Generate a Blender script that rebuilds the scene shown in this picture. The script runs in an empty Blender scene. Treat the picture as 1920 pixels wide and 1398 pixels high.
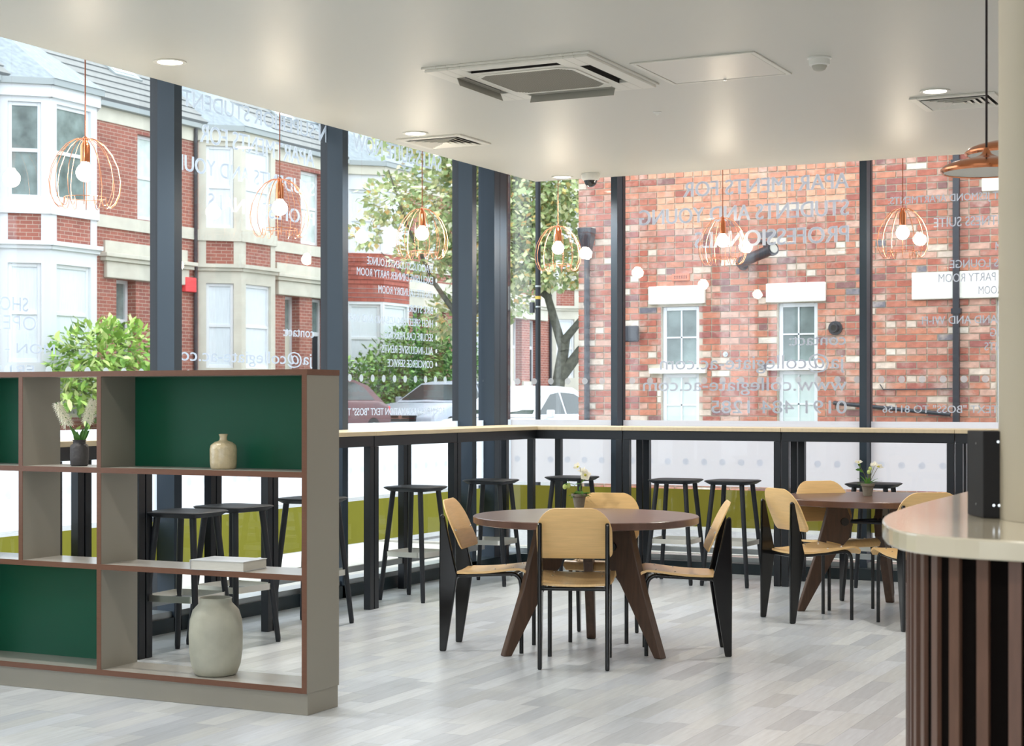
import bpy, bmesh, math, random
from mathutils import Vector, Matrix
PI = math.pi
sc = bpy.context.scene
COL = sc.collection
rnd = random.Random(7)

# ------------------------------------------------------------------ camera, sky, exposure
cam_d = bpy.data.cameras.new('camera'); cam = bpy.data.objects.new('camera', cam_d); COL.objects.link(cam); sc.camera = cam
YAW = math.radians(26.42)
cam.location = (0, 0, 1.37); cam.rotation_euler = (PI/2, 0, YAW)
cam_d.sensor_width = 36; cam_d.lens = 36*3130/1920; cam_d.shift_y = 51/1920
cam_d.clip_start = .05; cam_d.clip_end = 300
cam_d.dof.use_dof = True; cam_d.dof.focus_distance = 9.6; cam_d.dof.aperture_fstop = 8
w = bpy.data.worlds.new('overcast_sky'); sc.world = w; w.use_nodes = True
nt = w.node_tree; bg = nt.nodes['Background']
tc = nt.nodes.new('ShaderNodeTexCoord'); sp = nt.nodes.new('ShaderNodeSeparateXYZ'); cr = nt.nodes.new('ShaderNodeValToRGB')
nt.links.new(tc.outputs['Generated'], sp.inputs[0]); nt.links.new(sp.outputs['Z'], cr.inputs[0]); nt.links.new(cr.outputs[0], bg.inputs[0])
cr.color_ramp.elements[0].color = (.80, .88, .97, 1); cr.color_ramp.elements[1].color = (.92, .97, 1, 1)
bg.inputs[1].default_value = 1.36
sc.view_settings.view_transform = 'Standard'; sc.view_settings.look = 'None'; sc.view_settings.gamma = 1
sc.view_settings.use_curve_mapping = False
sc.view_settings.exposure = 1.43
sc.cycles.use_denoising = True
sc.cycles.max_bounces = 10; sc.cycles.diffuse_bounces = 5; sc.cycles.glossy_bounces = 4; sc.cycles.transparent_max_bounces = 16
sc.cycles.transmission_bounces = 4; sc.cycles.sample_clamp_indirect = 6; sc.cycles.caustics_reflective = False; sc.cycles.caustics_refractive = False

# ------------------------------------------------------------------ measuring from the photograph
FP, HC, HY = 3130.0, 1.37, 750.0
FW = (-math.sin(YAW), math.cos(YAW)); RT = (math.cos(YAW), math.sin(YAW))
def atz(x, y, z=0.0):
    d = FP*(HC-z)/(y-HY); l = (x-960)/FP*d
    return Vector((d*FW[0]+l*RT[0], d*FW[1]+l*RT[1], z))
def onx(x, X, y=HY):
    k = (x-960)/FP; d = X/(FW[0]+k*RT[0])
    return Vector((X, d*(FW[1]+k*RT[1]), HC-(y-HY)*d/FP))
def ony(x, Y, y=HY):
    k = (x-960)/FP; d = Y/(FW[1]+k*RT[1])
    return Vector((d*(FW[0]+k*RT[0]), Y, HC-(y-HY)*d/FP))
def proj(p):
    d = p[0]*FW[0]+p[1]*FW[1]; return 960+FP*(p[0]*RT[0]+p[1]*RT[1])/d, HY+FP*(HC-p[2])/d, d

# ------------------------------------------------------------------ materials
def srgb(r, g, b):
    f = lambda c: (c/255/12.92) if c/255 <= .04045 else ((c/255+.055)/1.055)**2.4
    return (f(r), f(g), f(b), 1)
def mat(name, col, rough=.5, metal=0, spec=.5, noise=0, nscale=8, stretch=(1, 1, 1), bump=0, bscale=60, attr=None, emit=0, sheen=0, coat=0):
    m = bpy.data.materials.new(name); m.use_nodes = True; N = m.node_tree.nodes; L = m.node_tree.links
    b = N['Principled BSDF']; b.inputs['Base Color'].default_value = col; b.inputs['Roughness'].default_value = rough
    b.inputs['Metallic'].default_value = metal; b.inputs['Specular IOR Level'].default_value = spec
    if coat: b.inputs['Coat Weight'].default_value = coat; b.inputs['Coat Roughness'].default_value = .08
    src = None
    if attr:
        a = N.new('ShaderNodeAttribute'); a.attribute_name = attr; src = a.outputs['Color']
    if noise or bump:
        t = N.new('ShaderNodeTexCoord'); mp = N.new('ShaderNodeMapping'); mp.inputs['Scale'].default_value = stretch
        L.new(t.outputs['Object'], mp.inputs[0])
    if noise:
        n = N.new('ShaderNodeTexNoise'); n.inputs['Scale'].default_value = nscale; n.inputs['Detail'].default_value = 5
        L.new(mp.outputs[0], n.inputs[0])
        mr = N.new('ShaderNodeMapRange'); mr.inputs['From Min'].default_value = .3; mr.inputs['From Max'].default_value = .7
        mr.inputs['To Min'].default_value = 1-noise; mr.inputs['To Max'].default_value = 1+noise
        L.new(n.outputs[0], mr.inputs[0])
        mx = N.new('ShaderNodeMix'); mx.data_type = 'RGBA'; mx.blend_type = 'MULTIPLY'; mx.inputs[0].default_value = 1
        if src: L.new(src, mx.inputs[6])
        else: mx.inputs[6].default_value = col
        L.new(mr.outputs[0], mx.inputs[7]); src = mx.outputs[2]
    if src: L.new(src, b.inputs['Base Color'])
    if bump:
        n2 = N.new('ShaderNodeTexNoise'); n2.inputs['Scale'].default_value = bscale; n2.inputs['Detail'].default_value = 3
        L.new(mp.outputs[0], n2.inputs[0]); bp = N.new('ShaderNodeBump'); bp.inputs['Strength'].default_value = bump; bp.inputs['Distance'].default_value = .01
        L.new(n2.outputs[0], bp.inputs['Height']); L.new(bp.outputs[0], b.inputs['Normal'])
    if emit:
        b.inputs['Emission Color'].default_value = col; b.inputs['Emission Strength'].default_value = emit
    return m
def glass_mat(name, ior=1.7, tint=(.95, .97, .97, 1)):
    m = bpy.data.materials.new(name); m.use_nodes = True; N = m.node_tree.nodes; L = m.node_tree.links
    N.remove(N['Principled BSDF']); o = N['Material Output']
    tr = N.new('ShaderNodeBsdfTransparent'); tr.inputs[0].default_value = tint
    gl = N.new('ShaderNodeBsdfGlossy'); gl.inputs['Roughness'].default_value = .0
    fr = N.new('ShaderNodeFresnel'); fr.inputs[0].default_value = ior; mx = N.new('ShaderNodeMixShader')
    L.new(fr.outputs[0], mx.inputs[0]); L.new(tr.outputs[0], mx.inputs[1]); L.new(gl.outputs[0], mx.inputs[2]); L.new(mx.outputs[0], o.inputs[0])
    return m
def film_mat(name, col, trans, clear=0, gloss=0):
    m = bpy.data.materials.new(name); m.use_nodes = True; N = m.node_tree.nodes; L = m.node_tree.links
    N.remove(N['Principled BSDF']); o = N['Material Output']
    a = N.new('ShaderNodeBsdfDiffuse'); b = N.new('ShaderNodeBsdfTranslucent'); a.inputs[0].default_value = col; b.inputs[0].default_value = col
    mx = N.new('ShaderNodeMixShader'); mx.inputs[0].default_value = trans; L.new(a.outputs[0], mx.inputs[1]); L.new(b.outputs[0], mx.inputs[2])
    out = mx
    if clear:
        t = N.new('ShaderNodeBsdfTransparent'); m2 = N.new('ShaderNodeMixShader'); m2.inputs[0].default_value = clear
        L.new(out.outputs[0], m2.inputs[1]); L.new(t.outputs[0], m2.inputs[2]); out = m2
    if gloss:
        g = N.new('ShaderNodeBsdfGlossy'); g.inputs['Roughness'].default_value = .05; fr = N.new('ShaderNodeFresnel'); fr.inputs[0].default_value = gloss
        m3 = N.new('ShaderNodeMixShader'); L.new(fr.outputs[0], m3.inputs[0]); L.new(out.outputs[0], m3.inputs[1]); L.new(g.outputs[0], m3.inputs[2]); out = m3
    L.new(out.outputs[0], o.inputs[0]); return m
def brick_mat(name, c1, c2, mortar, bw=.225, bh=.075, offset=.5):
    m = bpy.data.materials.new(name); m.use_nodes = True; N = m.node_tree.nodes; L = m.node_tree.links
    b = N['Principled BSDF']; b.inputs['Roughness'].default_value = .85
    u = N.new('ShaderNodeTexCoord'); t = N.new('ShaderNodeTexBrick'); L.new(u.outputs['UV'], t.inputs[0])
    t.inputs['Color1'].default_value = c1; t.inputs['Color2'].default_value = c2; t.inputs['Mortar'].default_value = mortar
    t.inputs['Scale'].default_value = 1; t.inputs['Mortar Size'].default_value = .006; t.inputs['Brick Width'].default_value = bw; t.inputs['Row Height'].default_value = bh
    t.offset = offset
    n = N.new('ShaderNodeTexNoise'); n.inputs['Scale'].default_value = 3; L.new(u.outputs['UV'], n.inputs[0])
    mr = N.new('ShaderNodeMapRange'); mr.inputs['To Min'].default_value = .75; mr.inputs['To Max'].default_value = 1.25; L.new(n.outputs[0], mr.inputs[0])
    mx = N.new('ShaderNodeMix'); mx.data_type = 'RGBA'; mx.blend_type = 'MULTIPLY'; mx.inputs[0].default_value = 1
    L.new(t.outputs[0], mx.inputs[6]); L.new(mr.outputs[0], mx.inputs[7]); L.new(mx.outputs[2], b.inputs['Base Color'])
    bp = N.new('ShaderNodeBump'); bp.inputs['Strength'].default_value = .5; bp.inputs['Distance'].default_value = .01; bp.invert = True
    L.new(t.outputs['Fac'], bp.inputs['Height']); L.new(bp.outputs[0], b.inputs['Normal'])
    return m
MT = {}
def dm(k, *a, **kw): MT[k] = mat(k, *a, **kw)
dm('ceiling_paint', srgb(209, 208, 201), rough=.45, spec=.35)
dm('wall_paint', srgb(205, 200, 188), rough=.7)
dm('column_paint', srgb(176, 168, 148), rough=.55)
dm('grille_white', srgb(222, 220, 212), rough=.45)
dm('grille_dark', srgb(138, 134, 124), rough=.7)
dm('grille_grey', srgb(178, 176, 166), rough=.6)
dm('slot_dark', srgb(26, 22, 18), rough=.8)
dm('frame_grey', srgb(54, 67, 80), rough=.5, spec=.35)
dm('frame_dark', srgb(28, 34, 42), rough=.45)
dm('sill_grey', srgb(34, 48, 54), rough=.35)
dm('steel_light', srgb(176, 182, 184), rough=.3, metal=.6)
dm('black_steel', srgb(20, 25, 32), rough=.38)
dm('stool_black', srgb(25, 29, 36), rough=.5)
dm('box_black', srgb(15, 13, 15), rough=.6, spec=.3)
dm('gloss_black', srgb(12, 12, 14), rough=.14)
dm('stainless', srgb(228, 226, 218), rough=.38, metal=1)
dm('chrome', srgb(225, 225, 225), rough=.1, metal=1)
dm('plywood', srgb(232, 192, 132), rough=.4, noise=.06, nscale=14, stretch=(1, .6, 9))
dm('plywood_seat', srgb(230, 192, 136), rough=.3, noise=.06, nscale=14, stretch=(.6, 9, 1))
dm('ply_edge', srgb(212, 170, 108), rough=.5)
dm('walnut', srgb(78, 56, 42), rough=.45, noise=.22, nscale=7, stretch=(8, 8, 1))
dm('walnut_top', srgb(92, 66, 56), rough=.28, noise=.2, nscale=5, stretch=(1, 9, 1))
dm('bar_top', srgb(214, 196, 164), rough=.4, noise=.06, nscale=5, stretch=(8, 1, 1))
dm('laminate_grey', srgb(140, 136, 126), rough=.5, bump=.05, bscale=400)
dm('laminate_top', srgb(168, 166, 160), rough=.25)
dm('edge_brown', srgb(104, 68, 50), rough=.45, noise=.1, nscale=30, stretch=(1, 1, 12))
dm('green_panel', srgb(14, 82, 60), rough=.42, spec=.3)
dm('stone_vase', srgb(168, 168, 154), rough=.5, noise=.14, nscale=9, bump=.15, bscale=30)
dm('cream_glaze', srgb(196, 182, 150), rough=.22, noise=.08, nscale=40, bump=.3, bscale=70, coat=.4)
dm('charcoal_clay', srgb(66, 64, 66), rough=.6, bump=.5, bscale=45)
dm('terracotta_grey', srgb(128, 120, 106), rough=.75, noise=.15, nscale=30)
dm('soil', srgb(50, 38, 28), rough=.9)
dm('leaf_green', srgb(70, 122, 40), rough=.45, noise=.25, nscale=40)
dm('leaf_dark', srgb(52, 98, 40), rough=.4, noise=.25, nscale=30)
dm('stem', srgb(118, 118, 64), rough=.6)
dm('petal_white', srgb(242, 240, 226), rough=.6)
dm('petal_green', srgb(205, 220, 140), rough=.6)
dm('stamen', srgb(190, 186, 70), rough=.6)
dm('paper', srgb(206, 204, 196), rough=.7, noise=.08, nscale=20, stretch=(1, 1, 40))
dm('book_cover', srgb(188, 190, 192), rough=.3, noise=.12, nscale=6)
dm('counter_stone', srgb(206, 198, 178), rough=.12, spec=.6, coat=.5)
dm('slat_wood', srgb(98, 70, 56), rough=.4, noise=.15, nscale=8, stretch=(8, 8, 1))
dm('slat_back', srgb(8, 4, 3), rough=.9, spec=.1)
dm('copper', srgb(222, 142, 100), rough=.18, metal=1)
dm('copper_wire', srgb(240, 172, 136), rough=.3, metal=1)
dm('copper_cord', srgb(176, 96, 60), rough=.5)
dm('cord_dark', srgb(34, 20, 24), rough=.6)
dm('shade_white', srgb(205, 202, 196), rough=.6)
dm('smoked_glass', srgb(20, 20, 22), rough=.05, coat=1)
dm('mortar', srgb(190, 180, 162), rough=.95, noise=.15, nscale=5)
dm('brick', srgb(180, 90, 70), rough=.88, attr='tone', noise=.22, nscale=14, bump=.5, bscale=40)
dm('white_lintel', srgb(236, 234, 224), rough=.8, noise=.05, nscale=4)
dm('upvc', srgb(218, 222, 226), rough=.35)
dm('pane_dim', srgb(112, 126, 124), rough=.25, spec=.3, noise=.45, nscale=3)
dm('pane_pale', srgb(196, 210, 206), rough=.3, noise=.12, nscale=5)
dm('blind', srgb(214, 222, 228), rough=.6, noise=.1, nscale=12, stretch=(12, 12, .3))
dm('house_stone', srgb(200, 197, 184), rough=.85, noise=.08, nscale=3)
dm('house_white', srgb(214, 218, 222), rough=.8)
dm('slate', srgb(136, 146, 152), rough=.6, noise=.2, nscale=6, stretch=(1, 3, 1))
dm('tile_lip_shade', srgb(84, 88, 90), rough=.9)  # dark colour for course lips, painting the shade under each tile overlap
dm('roof_tile', srgb(132, 134, 132), rough=.75, noise=.12, nscale=5)
dm('gutter_grey', srgb(150, 158, 160), rough=.6)
dm('pipe_black', srgb(40, 42, 50), rough=.35)
dm('alarm_red', srgb(228, 60, 66), rough=.5)
dm('door_cream', srgb(206, 206, 190), rough=.5)
dm('door_black', srgb(34, 40, 46), rough=.4)
dm('car_maroon', srgb(84, 14, 26), rough=.42, coat=.15)
dm('car_silver', srgb(176, 184, 198), rough=.42, metal=.3, coat=.15)
dm('car_white', srgb(216, 220, 226), rough=.42, coat=.15)
dm('car_glass', srgb(46, 58, 58), rough=.12, spec=.4)
dm('tyre', srgb(24, 24, 24), rough=.8)
dm('plate_white', srgb(226, 226, 220), rough=.5)
dm('lens_clear', srgb(200, 206, 212), rough=.1, coat=1)
dm('asphalt', srgb(150, 152, 152), rough=.95, noise=.15, nscale=20, bump=.3, bscale=80)
dm('paving', srgb(188, 186, 178), rough=.9, noise=.12, nscale=4)
dm('yellow_line', srgb(214, 184, 90), rough=.8)
dm('kerb', srgb(176, 172, 162), rough=.9, noise=.1)
dm('bark', srgb(92, 92, 82), rough=.9, noise=.3, nscale=12, bump=.6, bscale=20)
dm('foliage', srgb(120, 150, 80), rough=.5, attr='tone')
dm('skin', srgb(206, 168, 146), rough=.6)
dm('cloth_beige', srgb(206, 190, 176), rough=.8)
dm('detector_white', srgb(226, 226, 222), rough=.4)
dm('bulb_glow', (1, .86, .66, 1), rough=.4, emit=40)
dm('led_glow', (1, .93, .82, 1), rough=.4, emit=5.5)
MT['petal_white'] = film_mat('petal_white', (1, .98, .88, 1), .5)
MT['petal_green'] = film_mat('petal_green', (.72, .80, .36, 1), .4)
MT['leaf_dark'] = film_mat('leaf_thin', (.10, .24, .055, 1), .4)
MT['glass'] = glass_mat('window_glass', 1.5, (.97, .98, .98, 1))
MT['frost'] = film_mat('frosted_film', (.86, .91, .97, 1), .93)
MT['frost_faint'] = film_mat('frost_faint', (.82, .87, .93, 1), .93)
MT['frost_dot'] = film_mat('frost_dot', (.80, .86, .9, 1), .6, clear=.25)
MT['vinyl'] = film_mat('vinyl_letter', (.80, .85, .91, 1), .72, clear=.05)
MT['green_film'] = film_mat('green_film', (.30, .285, .045, 1), .6, gloss=1.5)
MT['house_brick'] = brick_mat('house_brick', srgb(160, 98, 84), srgb(140, 84, 74), srgb(180, 158, 144))
MT['hung_tile'] = brick_mat('hung_tile', srgb(168, 92, 78), srgb(150, 78, 66), srgb(110, 52, 44), .17, .11)

bm_ = MT['brick'].node_tree; _N, _L = bm_.nodes, bm_.links; _b = _N['Principled BSDF']; _src = _b.inputs['Base Color'].links[0].from_socket
_g = _N.new('ShaderNodeNewGeometry'); _n = _N.new('ShaderNodeTexNoise'); _n.inputs['Scale'].default_value = 4.5; _n.inputs['Detail'].default_value = 6; _n.inputs['Roughness'].default_value = .65; _L.new(_g.outputs['Position'], _n.inputs[0])
_r = _N.new('ShaderNodeMapRange'); _r.inputs['From Min'].default_value = .52; _r.inputs['From Max'].default_value = .70; _r.inputs['To Max'].default_value = .6; _L.new(_n.outputs[0], _r.inputs[0])
_m = _N.new('ShaderNodeMix'); _m.data_type = 'RGBA'; _m.inputs[7].default_value = srgb(206, 186, 172); _L.new(_r.outputs[0], _m.inputs[0]); _L.new(_src, _m.inputs[6]); _L.new(_m.outputs[2], _b.inputs['Base Color'])

# floor plank material: tone per plank, wood figure along the plank
m = MT['plank'] = mat('plank', (1, 1, 1, 1), rough=.29, spec=.5, attr='tone', noise=.09, nscale=3.2, stretch=(16, 1.6, 1))

# ------------------------------------------------------------------ mesh building
class MB:
    def __init__(s): s.v = []; s.f = []; s.c = []; s.mi = []; s.cur = None; s.cm = 0
    def add(s, vs, fs):
        o = len(s.v); s.v += [tuple(v) for v in vs]
        for f in fs: s.f.append(tuple(i+o for i in f)); s.c.append(s.cur); s.mi.append(s.cm)
        return s
    def box(s, x0, x1, y0, y1, z0, z1, T=None):
        vs = [(x, y, z) for z in (z0, z1) for y in (y0, y1) for x in (x0, x1)]
        if T: vs = [T(*v) for v in vs]
        return s.add(vs, [(0, 2, 3, 1), (4, 5, 7, 6), (0, 1, 5, 4), (2, 6, 7, 3), (0, 4, 6, 2), (1, 3, 7, 5)])
    def prism(s, pts, a, b, axis='z', T=None):
        n = len(pts)
        mk = {'z': lambda p, h: (p[0], p[1], h), 'y': lambda p, h: (p[0], h, p[1]), 'x': lambda p, h: (h, p[0], p[1])}[axis]
        vs = [mk(p, a) for p in pts]+[mk(p, b) for p in pts]
        if T: vs = [T(*v) for v in vs]
        return s.add(vs, [tuple(range(n))[::-1], tuple(range(n, 2*n))]+[(i, (i+1) % n, n+(i+1) % n, n+i) for i in range(n)])
    def loft(s, rings, cap=True, closed=True):
        n = len(rings[0]); vs = [p for r in rings for p in r]; fs = []
        for k in range(len(rings)-1):
            for i in range(n if closed else n-1):
                j = (i+1) % n; fs.append((k*n+i, k*n+j, (k+1)*n+j, (k+1)*n+i))
        if cap: fs += [tuple(range(n))[::-1], tuple(range((len(rings)-1)*n, len(rings)*n))]
        return s.add(vs, fs)
    def tube(s, pts, r, n=8, cap=True):
        pts = [Vector(p) for p in pts]; rs = r if isinstance(r, (list, tuple)) else [r]*len(pts)
        rings = []; up = None
        for i, p in enumerate(pts):
            t = (pts[min(i+1, len(pts)-1)]-pts[max(i-1, 0)]).normalized()
            if up is None: up = Vector((0, 0, 1)) if abs(t.z) < .9 else Vector((1, 0, 0))
            a = t.cross(up).normalized(); b = a.cross(t).normalized(); up = b
            rings.append([p+(a*math.cos(2*PI*k/n)+b*math.sin(2*PI*k/n))*rs[i] for k in range(n)])
        return s.loft(rings, cap)
    def lathe(s, prof, n=24, c=(0, 0, 0), cap=True):
        return s.loft([[(c[0]+r*math.cos(2*PI*k/n), c[1]+r*math.sin(2*PI*k/n), c[2]+z) for k in range(n)] for r, z in prof], cap)
    def sphere(s, c, r, n=16, m=10, sz=1):
        return s.lathe([(max(r*math.sin(PI*i/m), 1e-4), -r*sz*math.cos(PI*i/m)) for i in range(m+1)], n, c)
    def leaf(s, base, d, up, L, W, n=3, droop=.3):
        d = Vector(d).normalized(); u = Vector(up); sd = d.cross(u)
        if sd.length < 1e-3: sd = d.orthogonal()
        sd.normalize(); u = sd.cross(d).normalized(); vs = []
        for i in range(n+1):
            t = i/n; wd = W*math.sin(PI*(.08+.88*t))**.8*.5; p = Vector(base)+d*L*t-u*(droop*L*t*t)
            vs += [p-sd*wd, p-u*W*.12, p+sd*wd]
        fs = []
        for i in range(n):
            a = i*3; fs += [(a, a+1, a+4, a+3), (a+1, a+2, a+5, a+4)]
        return s.add(vs, fs)
    def mesh(s, name, m, smooth=False, uv=True):
        me = bpy.data.meshes.new(name); me.from_pydata(s.v, [], s.f)
        for k in (m if isinstance(m, (list, tuple)) else [m]): me.materials.append(MT[k] if isinstance(k, str) else k)
        if any(s.mi): me.polygons.foreach_set('material_index', s.mi)
        if any(c is not None for c in s.c):
            a = me.color_attributes.new('tone', 'FLOAT_COLOR', 'CORNER'); buf = []
            for p in me.polygons: buf += list(s.c[p.index] or (1, 1, 1, 1))*p.loop_total
            a.data.foreach_set('color', buf)
        if uv and len(s.f) < 20000:
            ul = me.uv_layers.new(name='UV'); buf = []
            for p in me.polygons:
                n = p.normal
                if abs(n.z) > .9: t = Vector((1, 0, 0)); q = Vector((0, 1, 0))
                else: t = Vector((-n.y, n.x, 0)).normalized(); q = Vector((0, 0, 1))
                for li in p.loop_indices:
                    co = me.vertices[me.loops[li].vertex_index].co; buf += [co.dot(t), co.dot(q)]
            ul.data.foreach_set('uv', buf)
        if smooth:
            me.polygons.foreach_set('use_smooth', [True]*len(me.polygons))
        me.update(); return me
    def build(s, name, m, parent=None, smooth=False, bevel=0, angle=None, uv=True):
        o = bpy.data.objects.new(name, s.mesh(name, m, smooth, uv)); COL.objects.link(o)
        if parent: o.parent = parent
        if bevel:
            bv = o.modifiers.new('bevel', 'BEVEL'); bv.width = bevel; bv.segments = 2; bv.limit_method = 'ANGLE'; bv.angle_limit = math.radians(40)
        if smooth:
            o.modifiers.new('split', 'EDGE_SPLIT').split_angle = math.radians(angle or 42)
        return o
def tag(o, label=None, cat=None, group=None, kind=None):
    for k, v in (('label', label), ('category', cat), ('group', group), ('kind', kind)):
        if v: o[k] = v
    return o
def thing(name, label, cat, loc=(0, 0, 0), rz=0, group=None):
    o = bpy.data.objects.new(name, None); COL.objects.link(o); o.location = loc; o.rotation_euler = (0, 0, rz); o.empty_display_size = .1
    return tag(o, label, cat, group)
def struct(name, parent=None, loc=(0, 0, 0)):
    o = bpy.data.objects.new(name, None); COL.objects.link(o); o.location = loc; o.empty_display_size = .1; o['kind'] = 'structure'
    if parent: o.parent = parent
    return o
def dup(root, loc, rz, label, group=None):
    r = root.copy(); COL.objects.link(r); r.location = loc; r.rotation_euler = (0, 0, rz); r['label'] = label
    if group: r['group'] = group
    for ch in list(root.children):
        c = ch.copy(); COL.objects.link(c); c.parent = r
        for g in list(ch.children):
            e = g.copy(); COL.objects.link(e); e.parent = c
    return r
def B(name, m, parent, x0, x1, y0, y1, z0, z1, bevel=0): return MB().box(x0, x1, y0, y1, z0, z1).build(name, m, parent, bevel=bevel)
def frame_xf(O, ang):
    """local (u along wall, v outward, z up) -> world; wall direction at ang, outward to its right"""
    c, s_ = math.cos(ang), math.sin(ang)
    return lambda u, v, z: (O[0]+c*u+s_*v, O[1]+s_*u-c*v, O[2]+z)
def panel(mb, T, u0, u1, z0, z1, v0, v1, holes=()):
    us = sorted({u0, u1, *[h[0] for h in holes], *[h[1] for h in holes]}); us = [u for u in us if u0 <= u <= u1]
    for a, b in zip(us, us[1:]):
        zz = z0
        for h in sorted([h for h in holes if h[0] <= a+1e-6 and h[1] >= b-1e-6], key=lambda h: h[2]):
            if h[2] > zz: mb.box(a, b, v0, v1, zz, h[2], T)
            zz = h[3]
        if zz < z1: mb.box(a, b, v0, v1, zz, z1, T)
def text_mesh(s, width, height, m, parent, name='lettering', bold=0.0):
    cu = bpy.data.curves.new('t', 'FONT'); cu.body = s; cu.offset = bold; cu.resolution_u = 3
    o = bpy.data.objects.new('t', cu); COL.objects.link(o); bpy.context.view_layer.update()
    me = bpy.data.meshes.new_from_object(o.evaluated_get(bpy.context.evaluated_depsgraph_get())); bpy.data.objects.remove(o)
    xs = [v.co.x for v in me.vertices]; x0, x1 = min(xs), max(xs)
    cap = .73
    for v in me.vertices: v.co.x = (v.co.x-x0)/(x1-x0)*width; v.co.y = v.co.y/cap*height
    nv = len(me.vertices); k_ = height*(.075 if height > .08 and s != s.lower() else .03)      # a heavier stroke: the outline laid twice, a hair apart
    V_ = [tuple(v.co) for v in me.vertices]; P_ = [tuple(p.vertices) for p in me.polygons]
    me = bpy.data.meshes.new('lettering'); me.from_pydata(V_+[(x+k_, y, z+.0006) for x, y, z in V_], [], P_+[tuple(i+nv for i in p) for p in P_])
    me.materials.clear(); me.materials.append(MT[m])
    q = bpy.data.objects.new(name, me); COL.objects.link(q); q.parent = parent
    return q
# ------------------------------------------------------------------ room shell
GX, GY = -6.32, 12.80          # glass planes: street side (left), alley side (back)
CZ, TZ = 3.18, 3.5
def S(name, m, x0, x1, y0, y1, z0, z1): return tag(MB().box(x0, x1, y0, y1, z0, z1).build(name, m), kind='structure')
floor = S('floor', 'soil', -6.5, 3.6, -3.1, 12.9, -.06, -.004)
lens = [.36, .48, .6, .72]; plank_me = {}
tones = [.80, .83, .85, .87, .89, .90, .92, .77]
PW = .105
for li, Lp in enumerate(lens):
    for ti, t in enumerate(tones):
        b = MB(); wv = rnd.uniform(-.02, .02); b.cur = ((t-.012+wv*.6)*.835, (t+wv*.3)*.86, (t+.012-wv*.6)*.885, 1)
        b.cur = tuple([c**1.6 for c in b.cur[:3]])+(1,)
        b.box(.0005, PW-.0005, .0006, Lp-.0006, -.004, 0); plank_me[li, ti] = b.mesh('plank', 'plank')
cand = []; rest = MB()
xx = -6.46
while xx < 3.5:
    yy = -3.05-rnd.random()*.6
    while yy < 12.75:
        li = rnd.randrange(4); ti = rnd.randrange(8); Lp = lens[li]
        cx, cy = xx+PW/2, yy+Lp/2; d = cx*FW[0]+cy*FW[1]; vis = False
        if d > 5:
            px, py, d = proj((cx, cy, 0)); vis = -40 < px < 1705 and py < 1420 and not (px < 640 and py < 1300+.09*px-40 and py > 700) and py > 1090
        cand.append((d if vis else 99+abs(d), xx, yy, li, ti)); yy += Lp
    xx += PW
cand.sort()
for i, (d, x, y, li, ti) in enumerate(cand):
    if i < 300:
        o = bpy.data.objects.new('plank', plank_me[li, ti]); COL.objects.link(o); o.location = (x, y, 0); o.parent = floor
    else:
        t = tones[ti]; rest.cur = ((t*.825)**1.6, (t*.86)**1.6, (t*.89)**1.6, 1); rest.box(x+.0005, x+PW-.0005, y+.0006, y+lens[li]-.0006, -.004, 0)
tag(rest.build('planks', 'plank', floor), kind='stuff')

S('ceiling', 'ceiling_paint', -5.985, 3.6, -3.1, 12.485, CZ, TZ-.02)
S('trim_1', 'ceiling_paint', -6.6, 3.6, -3.1, 13.0, TZ-.02, TZ+.1)
S('wall_right', 'wall_paint', 3.5, 3.6, -3.1, 12.9, 0, TZ)
mb = MB(); panel(mb, lambda u, v, z: (u, v, z), -6.5, 3.6, 0, TZ, -3.1, -3.0, [(-5.2, -1.3, .35, 3.0), (-1.1, 2.8, .35, 3.0)]); tag(mb.build('wall_rear', 'wall_paint'), kind='structure')
for k_, (x0, x1) in enumerate(((-5.2, -1.3), (-1.1, 2.8))):  # rear windows out of view, added to bring fill daylight from behind
    fill_win = struct(f'window_{20+k_}'); mb = MB(); panel(mb, lambda u, v, z: (u, v, z), x0, x1, .35, 3.0, -3.08, -3.02, [(x0+.05, (x0+x1)/2-.03, .4, 2.95), ((x0+x1)/2+.03, x1-.05, .4, 2.95)]); mb.build('window_frame', 'frame_grey', fill_win)
    MB().add([(x0, -3.05, .35), (x1, -3.05, .35), (x1, -3.05, 3), (x0, -3.05, 3)], [(0, 1, 2, 3)]).build('glass_pane', 'glass', fill_win)
S('unseen_wall_left', 'wall_paint', -6.45, -6.3, -3.1, 4.28, 0, TZ)  # unseen stretch closed instead of glazed, to keep daylight off the ceiling
S('wall_back', 'wall_paint', .9, 3.6, 12.7, 12.9, 0, TZ)

# glazing: every bay is a window with its mullion, glass and films
def left_text(win, s, pxr, ybase, ycap, wid, m='vinyl'):
    """lettering that reads from the street; pxr = where it starts"""
    p = onx(pxr, GX-.006, ybase); q = onx(pxr, GX-.006, ycap)
    o = text_mesh(s, wid, q.z-p.z, m, win); o.matrix_world = Matrix(((0, 0, -1, GX-.006), (-1, 0, 0, p.y), (0, 1, 0, p.z), (0, 0, 0, 1))); return o
def back_text(win, s, px_a, px_b, ybase, ycap, m='vinyl', bold=0):
    """px_a = right edge seen from inside (where the text starts), px_b = its left edge"""
    p = ony(px_a, GY+.006, ybase); q = ony(px_a, GY+.006, ycap); e = ony(px_b, GY+.006)
    o = text_mesh(s, p.x-e.x, q.z-p.z, m, win, bold=bold); o.matrix_world = Matrix(((-1, 0, 0, p.x), (0, 0, 1, GY+.006), (0, 1, 0, p.z), (0, 0, 0, 1))); return o
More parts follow.
